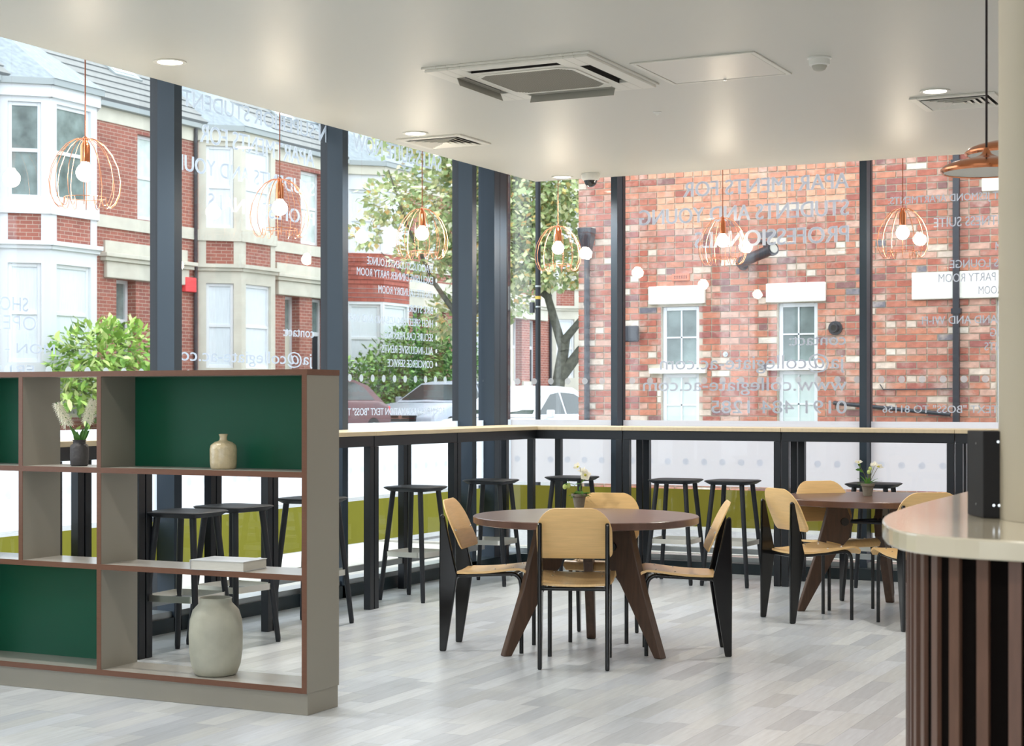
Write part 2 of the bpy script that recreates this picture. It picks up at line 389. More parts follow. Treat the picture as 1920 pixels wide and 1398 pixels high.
def films(win, plane, a, b, axis):
    def quad(nm, m, z0, z1, off):
        mb = MB()
        if axis == 'x': mb.add([(plane-off, a, z0), (plane-off, b, z0), (plane-off, b, z1), (plane-off, a, z1)], [(0, 1, 2, 3)])
        else: mb.add([(a, plane+off, z0), (b, plane+off, z0), (b, plane+off, z1), (a, plane+off, z1)], [(0, 1, 2, 3)])
        return mb.build(nm, m, win)
    quad('glass_pane', 'glass', .10, TZ-.02, 0)
    quad('glass_pane', 'glass', .10, TZ-.02, .024)
    quad('frosted_film', 'frost', .675, 1.205, .004)
    quad('green_film', 'green_film', .345, .648, .004)
    for nm, z, r in (('dot_band', 1.53, .027), ('dot_band', .87, .027)):
        mb = MB(); t = a+.09; off = .007 if z > 1.2 else .002
        while t < b-.05:
            n = 20; c = [(r*math.cos(2*PI*k/n), r*math.sin(2*PI*k/n)) for k in range(n)]
            mb.add([((plane-off, t+u, z+v) if axis == 'x' else (t+u, plane+off, z+v)) for u, v in c], [tuple(range(n))]); t += .157
        mb.build(nm, 'frost_dot' if z > 1.2 else 'frost_faint', win)
LM = [4.28, 6.14, 8.0, 9.86, 11.785]
wn = 0
lwin = {}
for i, y in enumerate(LM[:-1]):
    wn += 1; win = struct(f'window_{wn}'); lwin[i] = win; y1 = LM[i+1]
    B('mullion', 'frame_grey', win, GX+.005, -6.19, y1-.036, y1+.036, 0, TZ-.02)
    B('gasket', 'frame_dark', win, GX-.055, GX+.005, y1-.030, y1+.030, .05, TZ-.02)
    films(win, GX, y+.03, y1-.03, 'x')
    B('bottom_rail', 'steel_light', win, GX-.03, -6.21, y+.036, y1-.036, .085, .12)
RMx = [-5.362, -3.29, -1.22, .9]
prev = -6.40; bwin = {}
for i, x in enumerate(RMx):
    wn += 1; win = struct(f'window_{wn}'); bwin[i] = win
    B('mullion', 'frame_grey', win, x-.028, x+.028, 12.68, GY-.005, 0, TZ-.02)
    B('gasket', 'frame_dark', win, x-.024, x+.031, GY-.005, GY+.05, .05, TZ-.02)
    films(win, GY, prev, x-.02, 'y')
    B('bottom_rail', 'steel_light', win, prev, x-.028, 12.70, GY+.03, .085, .12)
    prev = x+.02
# corner pillar and sill
cp = struct('trim_2')
B('pillar', 'frame_grey', cp, -6.372, -6.222, 12.20, 12.425, 0, TZ-.02, bevel=.003)
for y_ in (12.30,): B('shadow_groove', 'frame_dark', cp, -6.223, -6.2205, y_, y_+.003, 0, TZ-.02)
B('pillar_edge', 'frame_dark', cp, -6.26, -6.2225, 12.425, 12.45, 0, TZ-.02)
B('corner_mullion', 'frame_grey', cp, -6.52, -6.405, 12.70, 12.86, 0, TZ-.02)
films(cp, GX, 11.82, 12.71, 'x')
B('baseboard_left', 'sill_grey', None, -6.42, -6.19, 4.28, 12.58, 0, .085)['kind'] = 'structure'
B('baseboard_back', 'sill_grey', None, -6.40, 3.5, 12.56, 12.88, 0, .085)['kind'] = 'structure'

# lettering on the glass
W1, W2, W3 = lwin[1], lwin[2], lwin[3]
left_text(W1, 'SHOWROOM', 53, 584, 557, .66); left_text(W1, 'OPEN HERE', 69, 620, 592, .74)
left_text(W1, 'MON - THURS', 103, 664, 645, .83); left_text(W1, 'FRI 9am - 5pm', 64, 702, 684, .9)
left_text(W2, 'SUPERIOR STUDENT', 590, 260, 231, 1.46); left_text(W2, 'APARTMENTS FOR', 590, 314, 281, 1.28)
left_text(W2, 'STUDENTS AND YOUNG', 590, 368, 340, 1.66); left_text(W2, 'PROFESSIONALS', 590, 423, 396, 1.20)
left_text(W2, 'contact:', 589, 633, 614, .37); left_text(W2, 'ja@collegiate-ac.com', 586, 684, 661, 1.6)
left_text(W3, 'SALES SUITE NOW OPEN', 828, 322, 292, 1.75)
for s_, yb, w_ in (('SPACIOUS STUDENTS LOUNGE', 512, .98), ('EXCLUSIVE DINNER PARTY ROOM', 533, 1.12), ('ON-SITE LAUNDRY ROOM', 560, .82), ('BIKE STORE', 589, .40),
                   ('HIGH SPEED BROADBAND AND WI-FI', 614, 1.24), ('SECURE CAR PARKING', 640, .73), ('ALL-INCLUSIVE RENTS', 665, .77), ('CONCIERGE SERVICE', 690, .69)):
    left_text(W3, s_, 812, yb, yb-14.5, w_)
    c = onx(818, GX-.006, yb-7); mb = MB(); n = 14
    mb.add([(GX-.006, c.y+.014*math.cos(2*PI*k/n), c.z+.017*math.sin(2*PI*k/n)) for k in range(n)], [tuple(range(n))]); mb.build('bullet', 'vinyl', W3)
left_text(W3, 'FOR MORE INFORMATION TEXT "BOSS" TO 81156', 833, 776, 763, 1.70)
V2, V3 = bwin[1], bwin[2]
back_text(V2, 'APARTMENTS FOR', 1592, 1282, 352, 321); back_text(V2, 'STUDENTS AND YOUNG', 1592, 1200, 403, 371); back_text(V2, 'PROFESSIONALS', 1592, 1304, 453, 420)
back_text(V2, 'contact:', 1586, 1480, 646, 623, bold=0); back_text(V2, 'ja@collegiate-ac.com', 1584, 1238, 690, 662)
back_text(V2, 'www.collegiate-ac.com', 1588, 1206, 732, 705); back_text(V2, '0191 484 1285', 1588, 1334, 775, 749)
for s_, a, b_, yb, h_ in (('AT JESMOND APARTMENTS:', 1884, 1666, 372, 15), ('FITNESS SUITE', 1884, 1751, 420, 19), ('GYM', 1895, 1867, 468, 17), ('TS LOUNGE', 1884, 1782, 499, 16),
                          ('PARTY ROOM', 1867, 1760, 526, 17), ('ROOM', 1878, 1835, 550, 16), ('BAND AND WI-FI', 1880, 1729, 605, 16), ('PARKING', 1930, 1857, 629, 16),
                          ('RENTS', 1900, 1846, 656, 16), ('TEXT "BOSS" TO 81156', 1872, 1655, 774, 15)):
    back_text(V3, s_, a, b_, yb, yb-h_)

# ------------------------------------------------------------------ ceiling fittings
def at_c(x, y): return atz(x, y, CZ)
def downlight(p, label, on=True):
    t = thing('downlight', label, 'ceiling light', (p[0], p[1], CZ), group='recessed ceiling downlights')
    MB().lathe([(.068, 0), (.088, 0), (.088, -.006), (.080, -.009), (.068, -.006), (.066, 0)], 32, cap=False).build('trim_ring', 'grille_white', t, smooth=True)
    MB().lathe([(.001, -.003), (.068, -.003), (.068, -.001)], 24, cap=False).build('lens', 'led_glow' if on else 'shade_white', t)
    if on:
        l = bpy.data.lights.new('spot', 'SPOT'); l.energy = 60; l.color = (1, .93, .84); l.spot_size = math.radians(155); l.spot_blend = .6; l.shadow_soft_size = .06
        lo = bpy.data.objects.new('lamp', l); COL.objects.link(lo); lo.parent = t; lo.location = (0, 0, -.012)
    return t
downlight((-5.61, 7.18), 'round recessed downlight nearest the shelf end of the ceiling, left')
downlight((-5.62, 9.84), 'round recessed downlight beside the small square air vent above the left windows')
downlight((-5.65, 12.29), 'small round recessed downlight in the far ceiling corner beside the dome camera')
downlight((-2.13, 9.85), 'round recessed downlight beside the right square air vent')
downlight((-5.44, 5.62), 'round recessed downlight at the top left edge of the photo')
for x, y, s_ in ((-2.1, 4.6, 'unseen downlight added as fill above the floor in front of the counter'), (.8, 7.2, 'unseen downlight added as fill beyond the round column'), (.8, 3.4, 'unseen downlight added as fill above the counter top'),  # unseen downlights added as interior fill light
                 (-4.8, 2.6, 'unseen downlight added as fill in front of the shelving unit'), (-1.5, 1.2, 'unseen downlight added as fill closest to the viewpoint'), (-4.8, -.6, 'unseen downlight added as fill at the rear left, behind the viewpoint'),
                 (1.5, -.6, 'unseen downlight added as fill at the rear right, behind the viewpoint'), (2.4, 10, 'unseen downlight added as fill in the far right of the room')):
    downlight((x, y), s_)

# air conditioning cassette
ac = thing('air_conditioner', 'large square ceiling cassette air conditioner with perforated grille', 'air conditioner', (-3.99, 8.42, CZ))
def sq(a, z, c=.0):
    if c: return [(-a+c, -a, z), (a-c, -a, z), (a, -a+c, z), (a, a-c, z), (a-c, a, z), (-a+c, a, z), (-a, a-c, z), (-a, -a+c, z)]
    return [(-a, -a, z), (a, -a, z), (a, a, z), (-a, a, z)]
mb = MB(); T0 = lambda u, v, z: (u, v, z)
for z0, z1, a in ((-.012, 0, .50), (-.026, -.012, .485)):
    panel(mb, lambda u, v, z: (u, z, v), -a, a, -a, a, z0, z1, [(-.27, .27, .345, .405), (-.27, .27, -.405, -.345), (-.405, -.345, -.27, .27), (.345, .405, -.27, .27)])
mb.build('panel', 'grille_white', ac, bevel=.003)
mb = MB(); mb.box(-.42, .42, -.42, .42, -.004, -.001); mb.build('duct_opening', 'slot_dark', ac)
mb = MB(); mb.loft([sq(.30, -.026, .07), sq(.30, -.031, .07)]); mb.build('grille_frame', 'grille_white', ac, bevel=.002)
mb = MB(); n = 44; a = .275
for i in range(n):
    for j in range(n):
        x = -a+2*a*(i+.5)/n; y = -a+2*a*(j+.5)/n
        if abs(x)+abs(y) < .49: mb.box(x-.0042, x+.0042, y-.0042, y+.0042, -.0328, -.0310)
tag(mb.build('perforation', 'grille_dark', ac, uv=False), kind='stuff')
mb = MB(); mb.loft([sq(.276, -.0308, .06), sq(.276, -.0318, .06)]); mb.build('grille', 'grille_grey', ac)
for k in range(4):
    c, s_ = math.cos(k*PI/2), math.sin(k*PI/2)
    T = lambda u, v, z: (c*u-s_*v, s_*u+c*v, z)
    if k in (0, 3): vs = [(-.265, .350, -.006), (.265, .350, -.006), (.265, .346, -.024), (-.265, .346, -.024)] if k == 3 else [(-.265, .400, -.024), (.265, .400, -.024), (.265, .382, -.068), (-.265, .382, -.068)]
    elif k == 1: vs = [(-.265, .400, -.024), (.265, .400, -.024), (.265, .382, -.068), (-.265, .382, -.068)]
    else: vs = [(-.265, .350, -.006), (.265, .350, -.006), (.265, .346, -.024), (-.265, .346, -.024)]
    vs += [(p[0], p[1]+.004, p[2]+.001) for p in vs]
    if k in (2, 3):
        MB().box(-.268, .268, .3455, .349, -.0255, -.001, T).build('slot_shade', 'slot_dark', ac); continue  # dark strip on the slot wall, painting the shade inside the opening
    MB().add([T(*p) for p in vs], [(0, 1, 2, 3), (4, 7, 6, 5), (0, 4, 5, 1), (1, 5, 6, 2), (2, 6, 7, 3), (3, 7, 4, 0)]).build('louvre', 'grille_grey', ac)
# access hatch
h = thing('access_hatch', 'flat square ceiling access hatch with a small lock beside the air conditioner', 'hatch', (-3.075, 8.64, CZ))
mb = MB(); panel(mb, lambda u, v, z: (u, z, v), -.35, .35, -.33, .33, -.008, 0, [(-.325, .325, -.305, .305)]); mb.build('hatch_frame', 'grille_white', h, bevel=.002)
MB().box(-.320, .320, -.300, .300, -.006, -.001).build('hatch_door', MT.setdefault('hatch_paint', mat('hatch_paint', srgb(214, 212, 204), rough=.36)), h, bevel=.002)
MB().lathe([(.009, 0), (.009, -.012), (.001, -.012)], 12, (at_c(1360, 146).x+3.075, min(at_c(1360, 146).y-8.64, .285), -.006)).build('lock', 'chrome', h)
def vent(p, label):
    v = thing('air_vent', label, 'air vent', (p[0], p[1], CZ), group='square ceiling air vents')
    mb = MB(); panel(mb, lambda u, w_, z: (u, z, w_), -.25, .25, -.235, .235, -.012, 0, [(-.205, .205, -.19, .19)]); mb.build('vent_frame', 'grille_white', v, bevel=.003)
    MB().box(-.21, .21, -.2, .2, -.003, -.0005).build('duct_opening', 'slot_dark', v)
    for i in range(5):
        a = .19-i*.038; b = a-.034; mb = MB()
        o = [(-a, -a), (a, -a), (a, a), (-a, a)]; q = [(-b, -b), (b, -b), (b, b), (-b, b)]
        vs = [(x, y*.94, -.004) for x, y in q]+[(x, y*.94, -.018) for x, y in o]+[(x, y*.94, -.001) for x, y in q]+[(x, y*.94, -.015) for x, y in o]
        fs = []
        for k in range(4):
            j = (k+1) % 4; fs += [(k, j, 4+j, 4+k), (8+k, 12+k, 12+j, 8+j), (4+k, 4+j, 12+j, 12+k)]
        mb.add(vs, fs); mb.build('louvre', 'grille_white', v)
    return v
vent((-5.615, 10.235), 'square louvred ceiling air vent near the left windows'); vent((-2.07, 10.25), 'square louvred ceiling air vent at right near the copper lamps')
sm = thing('smoke_detector', 'white round smoke detector with a clear base on the ceiling', 'smoke detector', (-2.47, 8.62, CZ))
MB().lathe([(.062, 0), (.064, -.008), (.054, -.012), (.054, -.040), (.046, -.044)], 28).build('detector_body', 'detector_white', sm, smooth=True)
MB().lathe([(.040, -.042), (.040, -.050), (.030, -.066), (.018, -.071), (.001, -.072)], 20).build('sensor_cap', 'grille_grey', sm, smooth=True)
cc = thing('dome_camera', 'white ceiling dome security camera with a smoked dome', 'security camera', (-5.37, 12.22, CZ))
MB().lathe([(.068, 0), (.074, -.012), (.072, -.045), (.058, -.058)], 28).build('housing', 'detector_white', cc, smooth=True)
MB().lathe([(.056, -.056)]+[(.052*math.cos(a), -.058-.052*math.sin(a)) for a in [PI/2*i/6 for i in range(1, 6)]]+[(.001, -.11)], 24).build('dome', 'smoked_glass', cc, smooth=True)
sk = thing('ceiling_sensor', 'tiny white sensor nub on the open ceiling below the air conditioner', 'sensor', (-3.85, 9.8, CZ))
MB().lathe([(.028, 0), (.028, -.004), (.010, -.007), (.010, -.018), (.001, -.020)], 18).build('sensor_disc', 'detector_white', sk, smooth=True)

# wire cage pendants, hung in the slot between ceiling and glass
def pendant(loc, label):
    t = thing('pendant_lamp', label, 'pendant lamp', loc, group='copper wire cage pendant lamps along the windows')
    MB().tube([(0, 0, .19), (0, 0, TZ-.02-loc[2])], .0035, 8).build('cord', 'copper_cord', t)
    MB().lathe([(.006, .195), (.012, .19), (.015, .165), (.022, .155), (.026, .145), (.026, .055), (.001, .055)], 20).build('socket', 'copper', t, smooth=True)
    mb = MB(); mb.sphere((0, 0, 0), .049, 20, 14); mb.lathe([(.03, .035), (.018, .058)], 16); mb.build('bulb', 'bulb_glow', t, smooth=True)
    n = 14
    for k in range(n):
        a = 2*PI*k/n; pr = [(.020, .183), (.055, .178), (.10, .150), (.145, .095), (.178, .025), (.192, -.05), (.185, -.115), (.163, -.165), (.142, -.185), (.124, -.182), (.113, -.160), (.112, -.135)]
        MB().tube([(r*math.cos(a), r*math.sin(a), z) for r, z in pr], .0020, 5).build('cage_wire', 'copper_wire', t, smooth=True)
    for r, z in ((.112, -.135), (.021, .183)):
        MB().tube([(r*math.cos(2*PI*k/24), r*math.sin(2*PI*k/24), z) for k in range(25)], .0022, 5, cap=False).build('cage_ring', 'copper_wire', t, smooth=True)
    return t
for y, s_ in ((7.03, 'copper wire cage pendant in the leftmost window, closest to the viewer'), (8.87, 'copper wire cage pendant in the second window from the left'), (10.71, 'copper wire cage pendant in front of the tree, left of the corner pillar')):
    pendant((-6.06, y, 2.595), s_)
for x, s_ in ((-5.80, 'copper wire cage pendant right of the corner pillar, beside the street pole'), (-4.37, 'copper wire cage pendant before the middle of the brick wall'), (-2.95, 'copper wire cage pendant right of the last mullion, before the brick wall')):
    pendant((x, 12.53, 2.625), s_)
def disc_lamp(loc, r, label):
    t = thing('disc_pendant', label, 'pendant lamp', loc, group='copper disc pendant lamps over the counter')
    k = r/.18
    MB().tube([(0, 0, .07), (0, 0, CZ-loc[2])], .0045, 8).build('cord', 'cord_dark', t)
    MB().lathe([(p*k, z*k) for p, z in [(.006, .085), (.012, .075), (.02, .06), (.045, .047), (.09, .037), (.135, .026), (.165, .014), (.18, -.001), (.18, -.008), (.172, -.016), (.168, -.012)]], 48, cap=False).build('copper_shade', 'copper', t, smooth=True)
    MB().lathe([(.001, -.008*k), (.168*k, -.011*k), (.168*k, -.006*k)], 40).build('diffuser', 'shade_white', t)
disc_lamp((-1.237, 6.64, 2.27), .175, 'lower and larger copper disc pendant on a dark cord beside the column')
q = atz(1893, 284, 2.45); disc_lamp((q.x, q.y, 2.45), .19, 'upper copper disc pendant half hidden behind the column')
# ------------------------------------------------------------------ bar tables along the windows
TH = 1.165
def bar_table(label, u0, u1, side, corner=0):
    """u runs along the glass, v from the room edge to the glass"""
    t = thing('bar_table', label, 'bar table', (-5.67, u0, 0) if side == 'l' else (u0, 11.86, 0), group='high bar tables along the windows')
    T = (lambda u, v, z: (-v, u, z)) if side == 'l' else (lambda u, v, z: (u, v, z))
    Lg = u1-u0; D = .46
    if corner == 1: top = [(0.0015, 0), (Lg, 0), (Lg+.54, .52), (.0015, .52)]
    elif corner == 2: top = [(0, 0), (Lg-.0015, 0), (Lg-.0015, .52), (-.52, .54)]
    else: top = [(.0015, 0), (Lg-.0015, 0), (Lg-.0015, .52), (.0015, .52)]
    MB().prism(top, TH-.028, TH, 'z', T).build('tabletop', 'bar_top', t, bevel=.002)
    mb = MB(); r0, r1 = (-.055 if corner == 2 else .004), (Lg+.05 if corner == 1 else Lg-.004)
    mb.box(r0, r1, .015, .05, TH-.098, TH-.029, T); mb.box(r0, r1, D-.02, D+.015, TH-.098, TH-.029, T); mb.build('top_rail', 'black_steel', t, bevel=.002)
    us = [.004, Lg-.056]
    for u in us:
        for v in (.012, D-.035):
            if corner == 2 and u == us[0] and v < .2: continue
            if corner == 1 and u == us[1] and v > .2: u_ = u+.36
            elif corner == 2 and u == us[0] and v > .2: u_ = u-.05
            else: u_ = u
            MB().box(u_, u_+.05, v, v+.05, 0.0, TH-.0985, T).build('leg', 'black_steel', t, bevel=.002)
    MB().box(.056, Lg-.058, D-.025, D+.005, .185, .225, T).build('footrail', 'steel_light', t, bevel=.002)
    return t
JL = [6.37, 7.07, 8.25, 9.41, 10.56, 11.86]
w_ = ['short pale topped bar table seen through the left shelf compartments', 'pale topped high bar table behind the large grey vase', 'pale topped high bar table partly hidden by the shelf end panel', 'pale topped high bar table between the shelf and the corner table']
for i in range(4): bar_table(w_[i], JL[i], JL[i+1], 'l')
bar_table('pale topped high bar table in the left run, mitred at the corner', JL[4], JL[5], 'l', 1)
JR = [-5.67, -4.95, -3.69, -2.43, -1.17]
bar_table('short pale topped high bar table in the back run, mitred at the corner', JR[0], JR[1], 'b', 2)
for i, s_ in ((1, 'behind the round table with two stools under it'), (2, 'behind the right round table'), (3, 'at the far right of the back run, behind the counter')):
    bar_table('pale topped high bar table '+s_, JR[i], JR[i+1], 'b')

# ------------------------------------------------------------------ bar stools
def rsq(a, r, z, n=5, k=1.0, c=(0, 0)):
    P_ = []
    for q, (sx, sy) in enumerate(((1, 1), (-1, 1), (-1, -1), (1, -1))):
        for i in range(n+1):
            an = q*PI/2+PI/2*i/n; P_.append((c[0]+sx*(a-r)+r*math.cos(an), c[1]+sy*(a-r)+r*math.sin(an), z))
    return P_
def make_stool(label, loc, rz):
    t = thing('bar_stool', label, 'bar stool', loc, rz, 'black bar stools with steel foot rings')
    MB().loft([rsq(.135, .06, .745), rsq(.150, .065, .748), rsq(.180, .075, .768), rsq(.181, .075, .773), rsq(.172, .07, .777), rsq(.08, .04, .770)]).build('seat', 'stool_black', t, smooth=True)
    for sx in (1, -1):
        for sy in (1, -1):
            MB().tube([(sx*.112, sy*.112, .75), (sx*.176, sy*.176, .02), (sx*.1765, sy*.1765, 0)], [.0185, .0155, .013], 12).build('leg', 'stool_black', t, smooth=True)
    a = .162; o = rsq(a, .05, .30); i_ = rsq(a-.004, .046, .30)
    up = lambda R_: [(x, y, z+.035) for x, y, z in R_]; nR = len(o)
    mb = MB(); vs = o+up(o)+up(i_)+i_; fs = []
    for k in range(4):
        for i in range(nR):
            j = (i+1) % nR; k2 = (k+1) % 4; fs.append((k*nR+i, k*nR+j, k2*nR+j, k2*nR+i))
    mb.add(vs, fs); mb.build('foot_ring', 'stainless', t, smooth=True, angle=50)
    return t
st = [((-5.56, 7.26, 0), 4, 'black bar stool in the shelf opening above the vase, left of two'), ((-5.60, 7.74, 0), -6, 'black bar stool in the shelf opening, right of two, partly behind the other'),
      ((-5.62, 8.57, 0), 2, 'black bar stool half hidden by the shelf end panel'), ((-5.72, 10.02, 0), -4, 'black bar stool in front of the left bar table, behind the leftmost chair'),
      ((-5.70, 11.12, 0), 5, 'black bar stool in front of the corner pillar'), ((-5.37, 11.86, 0), 0, 'black bar stool behind the white flower on the nearer round table'),
      ((-4.49, 11.81, 0), 2, 'black bar stool at the back bar, left one of the middle pair'), ((-4.05, 11.84, 0), -2, 'black bar stool at the back bar, right one of the middle pair'),
      ((-3.0, 11.86, 0), 0, 'black bar stool behind the flower pot of the right round table')]
s0 = None
for loc, rz, lb in st:
    if s0 is None: s0 = make_stool(lb, loc, math.radians(rz))
    else: dup(s0, loc, math.radians(rz), lb)

# ------------------------------------------------------------------ round tables
def round_table(label, loc, rot):
    t = thing('round_table', label, 'table', loc, 0, 'round dark wood dining tables')
    MB().lathe([(.05, .700), (.609, .700), (.616, .704), (.617, .736), (.613, .740), (.05, .740)], 96).build('tabletop', 'walnut_top', t, smooth=True, angle=30)
    MB().lathe([(.27, .688), (.27, .699)], 32).build('under_plate', 'black_steel', t)
    pr = [(.50, 0), (.385, .35), (.295, .688), (.18, .688), (.135, .56), (.16, .47), (.235, .385), (.452, 0)]
    for k in range(3):
        an = rot+k*2*PI/3; c, s_ = math.cos(an), math.sin(an)
        T = lambda x, y, z, c=c, s_=s_: (c*x-s_*y, s_*x+c*y, z)
        lg = MB().prism(pr, -.026, .026, 'y', T).build('leg', 'walnut', t, bevel=.006)
        MB().tube([T(.19, -.034, .58), T(.19, .034, .58)], .026, 20).build('bolt_disc', 'black_steel', lg)
        an2 = an+2*PI/3
        MB().tube([T(.175, 0, .58), (.175*math.cos(an2), .175*math.sin(an2), .58)], .012, 10).build('stretcher', 'black_steel', t)
    return t
round_table('round dark wood table nearer the viewer, with four chairs around it', (-3.705, 8.365, 0), math.radians(-130))
round_table('round dark wood table farther right, partly behind the pale counter', (-2.74, 10.80, 0), math.radians(210))

# ------------------------------------------------------------------ chairs
def make_chair(label, loc, rz):
    t = thing('dining_chair', label, 'chair', loc, rz, 'plywood and black metal chairs round the tables')
    plate = [(0, 0), (.036, 0), (.075, .24), (.102, .42), (.088, .47), (.030, .735), (.015, .75), (.002, .74), (-.002, .42)]
    for s_ in (1, -1):
        MB().prism(plate, s_*.172-.011, s_*.172+.011, 'y').build('rear_leg', 'gloss_black', t, bevel=.007)
        arc = [(.455+.0*i, s_*.160, z) for i, z in enumerate((0, .2, .36))]+[(.452-.05*(1-math.cos(a)), s_*.160, .38+.05*math.sin(a)) for a in (.4, .8, 1.2, 1.57)]
        MB().tube(arc+[(.20, s_*.160, .420), (.08, s_*.162, .412)], .0115, 10).build('front_leg', 'gloss_black', t, smooth=True)
    MB().tube([(.09, -.165, .405), (.09, .165, .405)], .011, 10).build('cross_rail', 'gloss_black', t, smooth=True)
    MB().tube([(.40, -.160, .425), (.40, .160, .425)], .010, 10).build('cross_rail', 'gloss_black', t, smooth=True)
    # seat: pressed plywood, dished, front edge rolled down
    mb = MB(); prof = [(.075, .430), (.16, .431), (.25, .436), (.33, .445), (.40, .455), (.45, .458), (.48, .450), (.50, .432), (.508, .412)]
    nx, ny = len(prof), 12; th = .011
    def W(i): return .192 if 1 < i < nx-2 else (.186 if i == 1 else (.176 if i == 0 else (.194 if i == nx-2 else .180)))
    top = []; bot = []
    for i, (x, z) in enumerate(prof):
        for j in range(ny+1):
            v = -1+2*j/ny; dish = -.008*(1-v*v) if i < 6 else -.003*(1-v*v)
            top.append((x, v*W(i), z+dish+.006)); bot.append((x-(.009 if i > 5 else 0), v*W(i), z+dish-.006 if i < 7 else z+dish))
    n1 = ny+1; fs = []; N_ = len(top)
    for i in range(nx-1):
        for j in range(ny):
            a = i*n1+j; fs += [(a, a+n1, a+n1+1, a+1), (N_+a, N_+a+1, N_+a+n1+1, N_+a+n1)]
    for i in range(nx-1): fs += [(i*n1, N_+i*n1, N_+(i+1)*n1, (i+1)*n1), (i*n1+ny, (i+1)*n1+ny, N_+(i+1)*n1+ny, N_+i*n1+ny)]
    for j in range(ny): fs += [(j, j+1, N_+j+1, N_+j), ((nx-1)*n1+j, N_+(nx-1)*n1+j, N_+(nx-1)*n1+j+1, (nx-1)*n1+j+1)]
    mb.add(top+bot, fs); seat = mb.build('seat', 'plywood_seat', t, smooth=True, angle=50)
    for sx in (.30, .40):
        for s_ in (1, -1): MB().lathe([(.006, .0), (.006, .004), (.001, .006)], 10, (sx, s_*.13, .447 if sx < .35 else .457)).build('screw', 'chrome', seat)
    # backrest: rounded, gently curved plywood
    mb = MB(); ring = []
    hw, h0, h1 = .194, 0.0, .254
    for cx, cz, r, a0 in ((hw-.10, h1-.115, .10, 0), (-hw+.10, h1-.115, .10, 90), (-hw+.035, h0+.035, .035, 180), (hw-.035, h0+.035, .035, 270)):
        for k in range(8): a = math.radians(a0+90*k/7); ring.append((cx+r*math.cos(a), cz+r*math.sin(a)))
    ring = [(y, z+(.034*(1-(y/hw)**2)**.8 if z > .17 else -.006*(1-(y/hw)**2) if z < .04 else 0)) for y, z in ring]
    def bp(y, z, off):
        s2 = .118-.115*(z/.262); return (s2+.012*(1-(y/hw)**2)*-1+off*.92+.010, y, .560+z*.985+off*.3)
    rings = []
    for off, k in ((-.0055, .0), (-.0055, .5), (-.0055, .97), (-.003, 1), (.003, 1), (.0055, .97), (.0055, .5), (.0055, 0)):
        rings.append([bp(y*k, .131+(z-.131)*k, off) for y, z in ring])
    mb.loft(rings, cap=False); bk = mb.build('backrest', 'plywood', t, smooth=True, angle=60)
    for s_ in (1, -1):
        p = bp(s_*.165, .10, .0065); MB().sphere(p, .007, 10, 6).build('screw', 'chrome', bk, smooth=True)
    return t
ch = [((-3.485, 7.712), 110, 'light plywood chair with its back to the viewer, in front of the nearer table'), ((-4.455, 8.165), 13.5, 'light plywood chair at the left side of the nearer table'),
      ((-2.985, 8.665), 203.7, 'light plywood chair at the right side of the nearer table'), ((-3.885, 9.10), -74, 'light plywood chair on the far side of the nearer table, behind the flower'),
      ((-3.155, 10.03), 49, 'light plywood chair at the near left of the right table'), ((-3.19, 11.10), -46, 'light plywood chair at the far left of the right table, facing the viewer'),
      ((-2.17, 9.96), 125, 'light plywood chair half hidden by the counter, right of the right table')]
c0 = None
for (x, y), a, lb in ch:
    if c0 is None: c0 = make_chair(lb, (x, y, 0), math.radians(a))
    else: dup(c0, (x, y, 0), math.radians(a), lb)

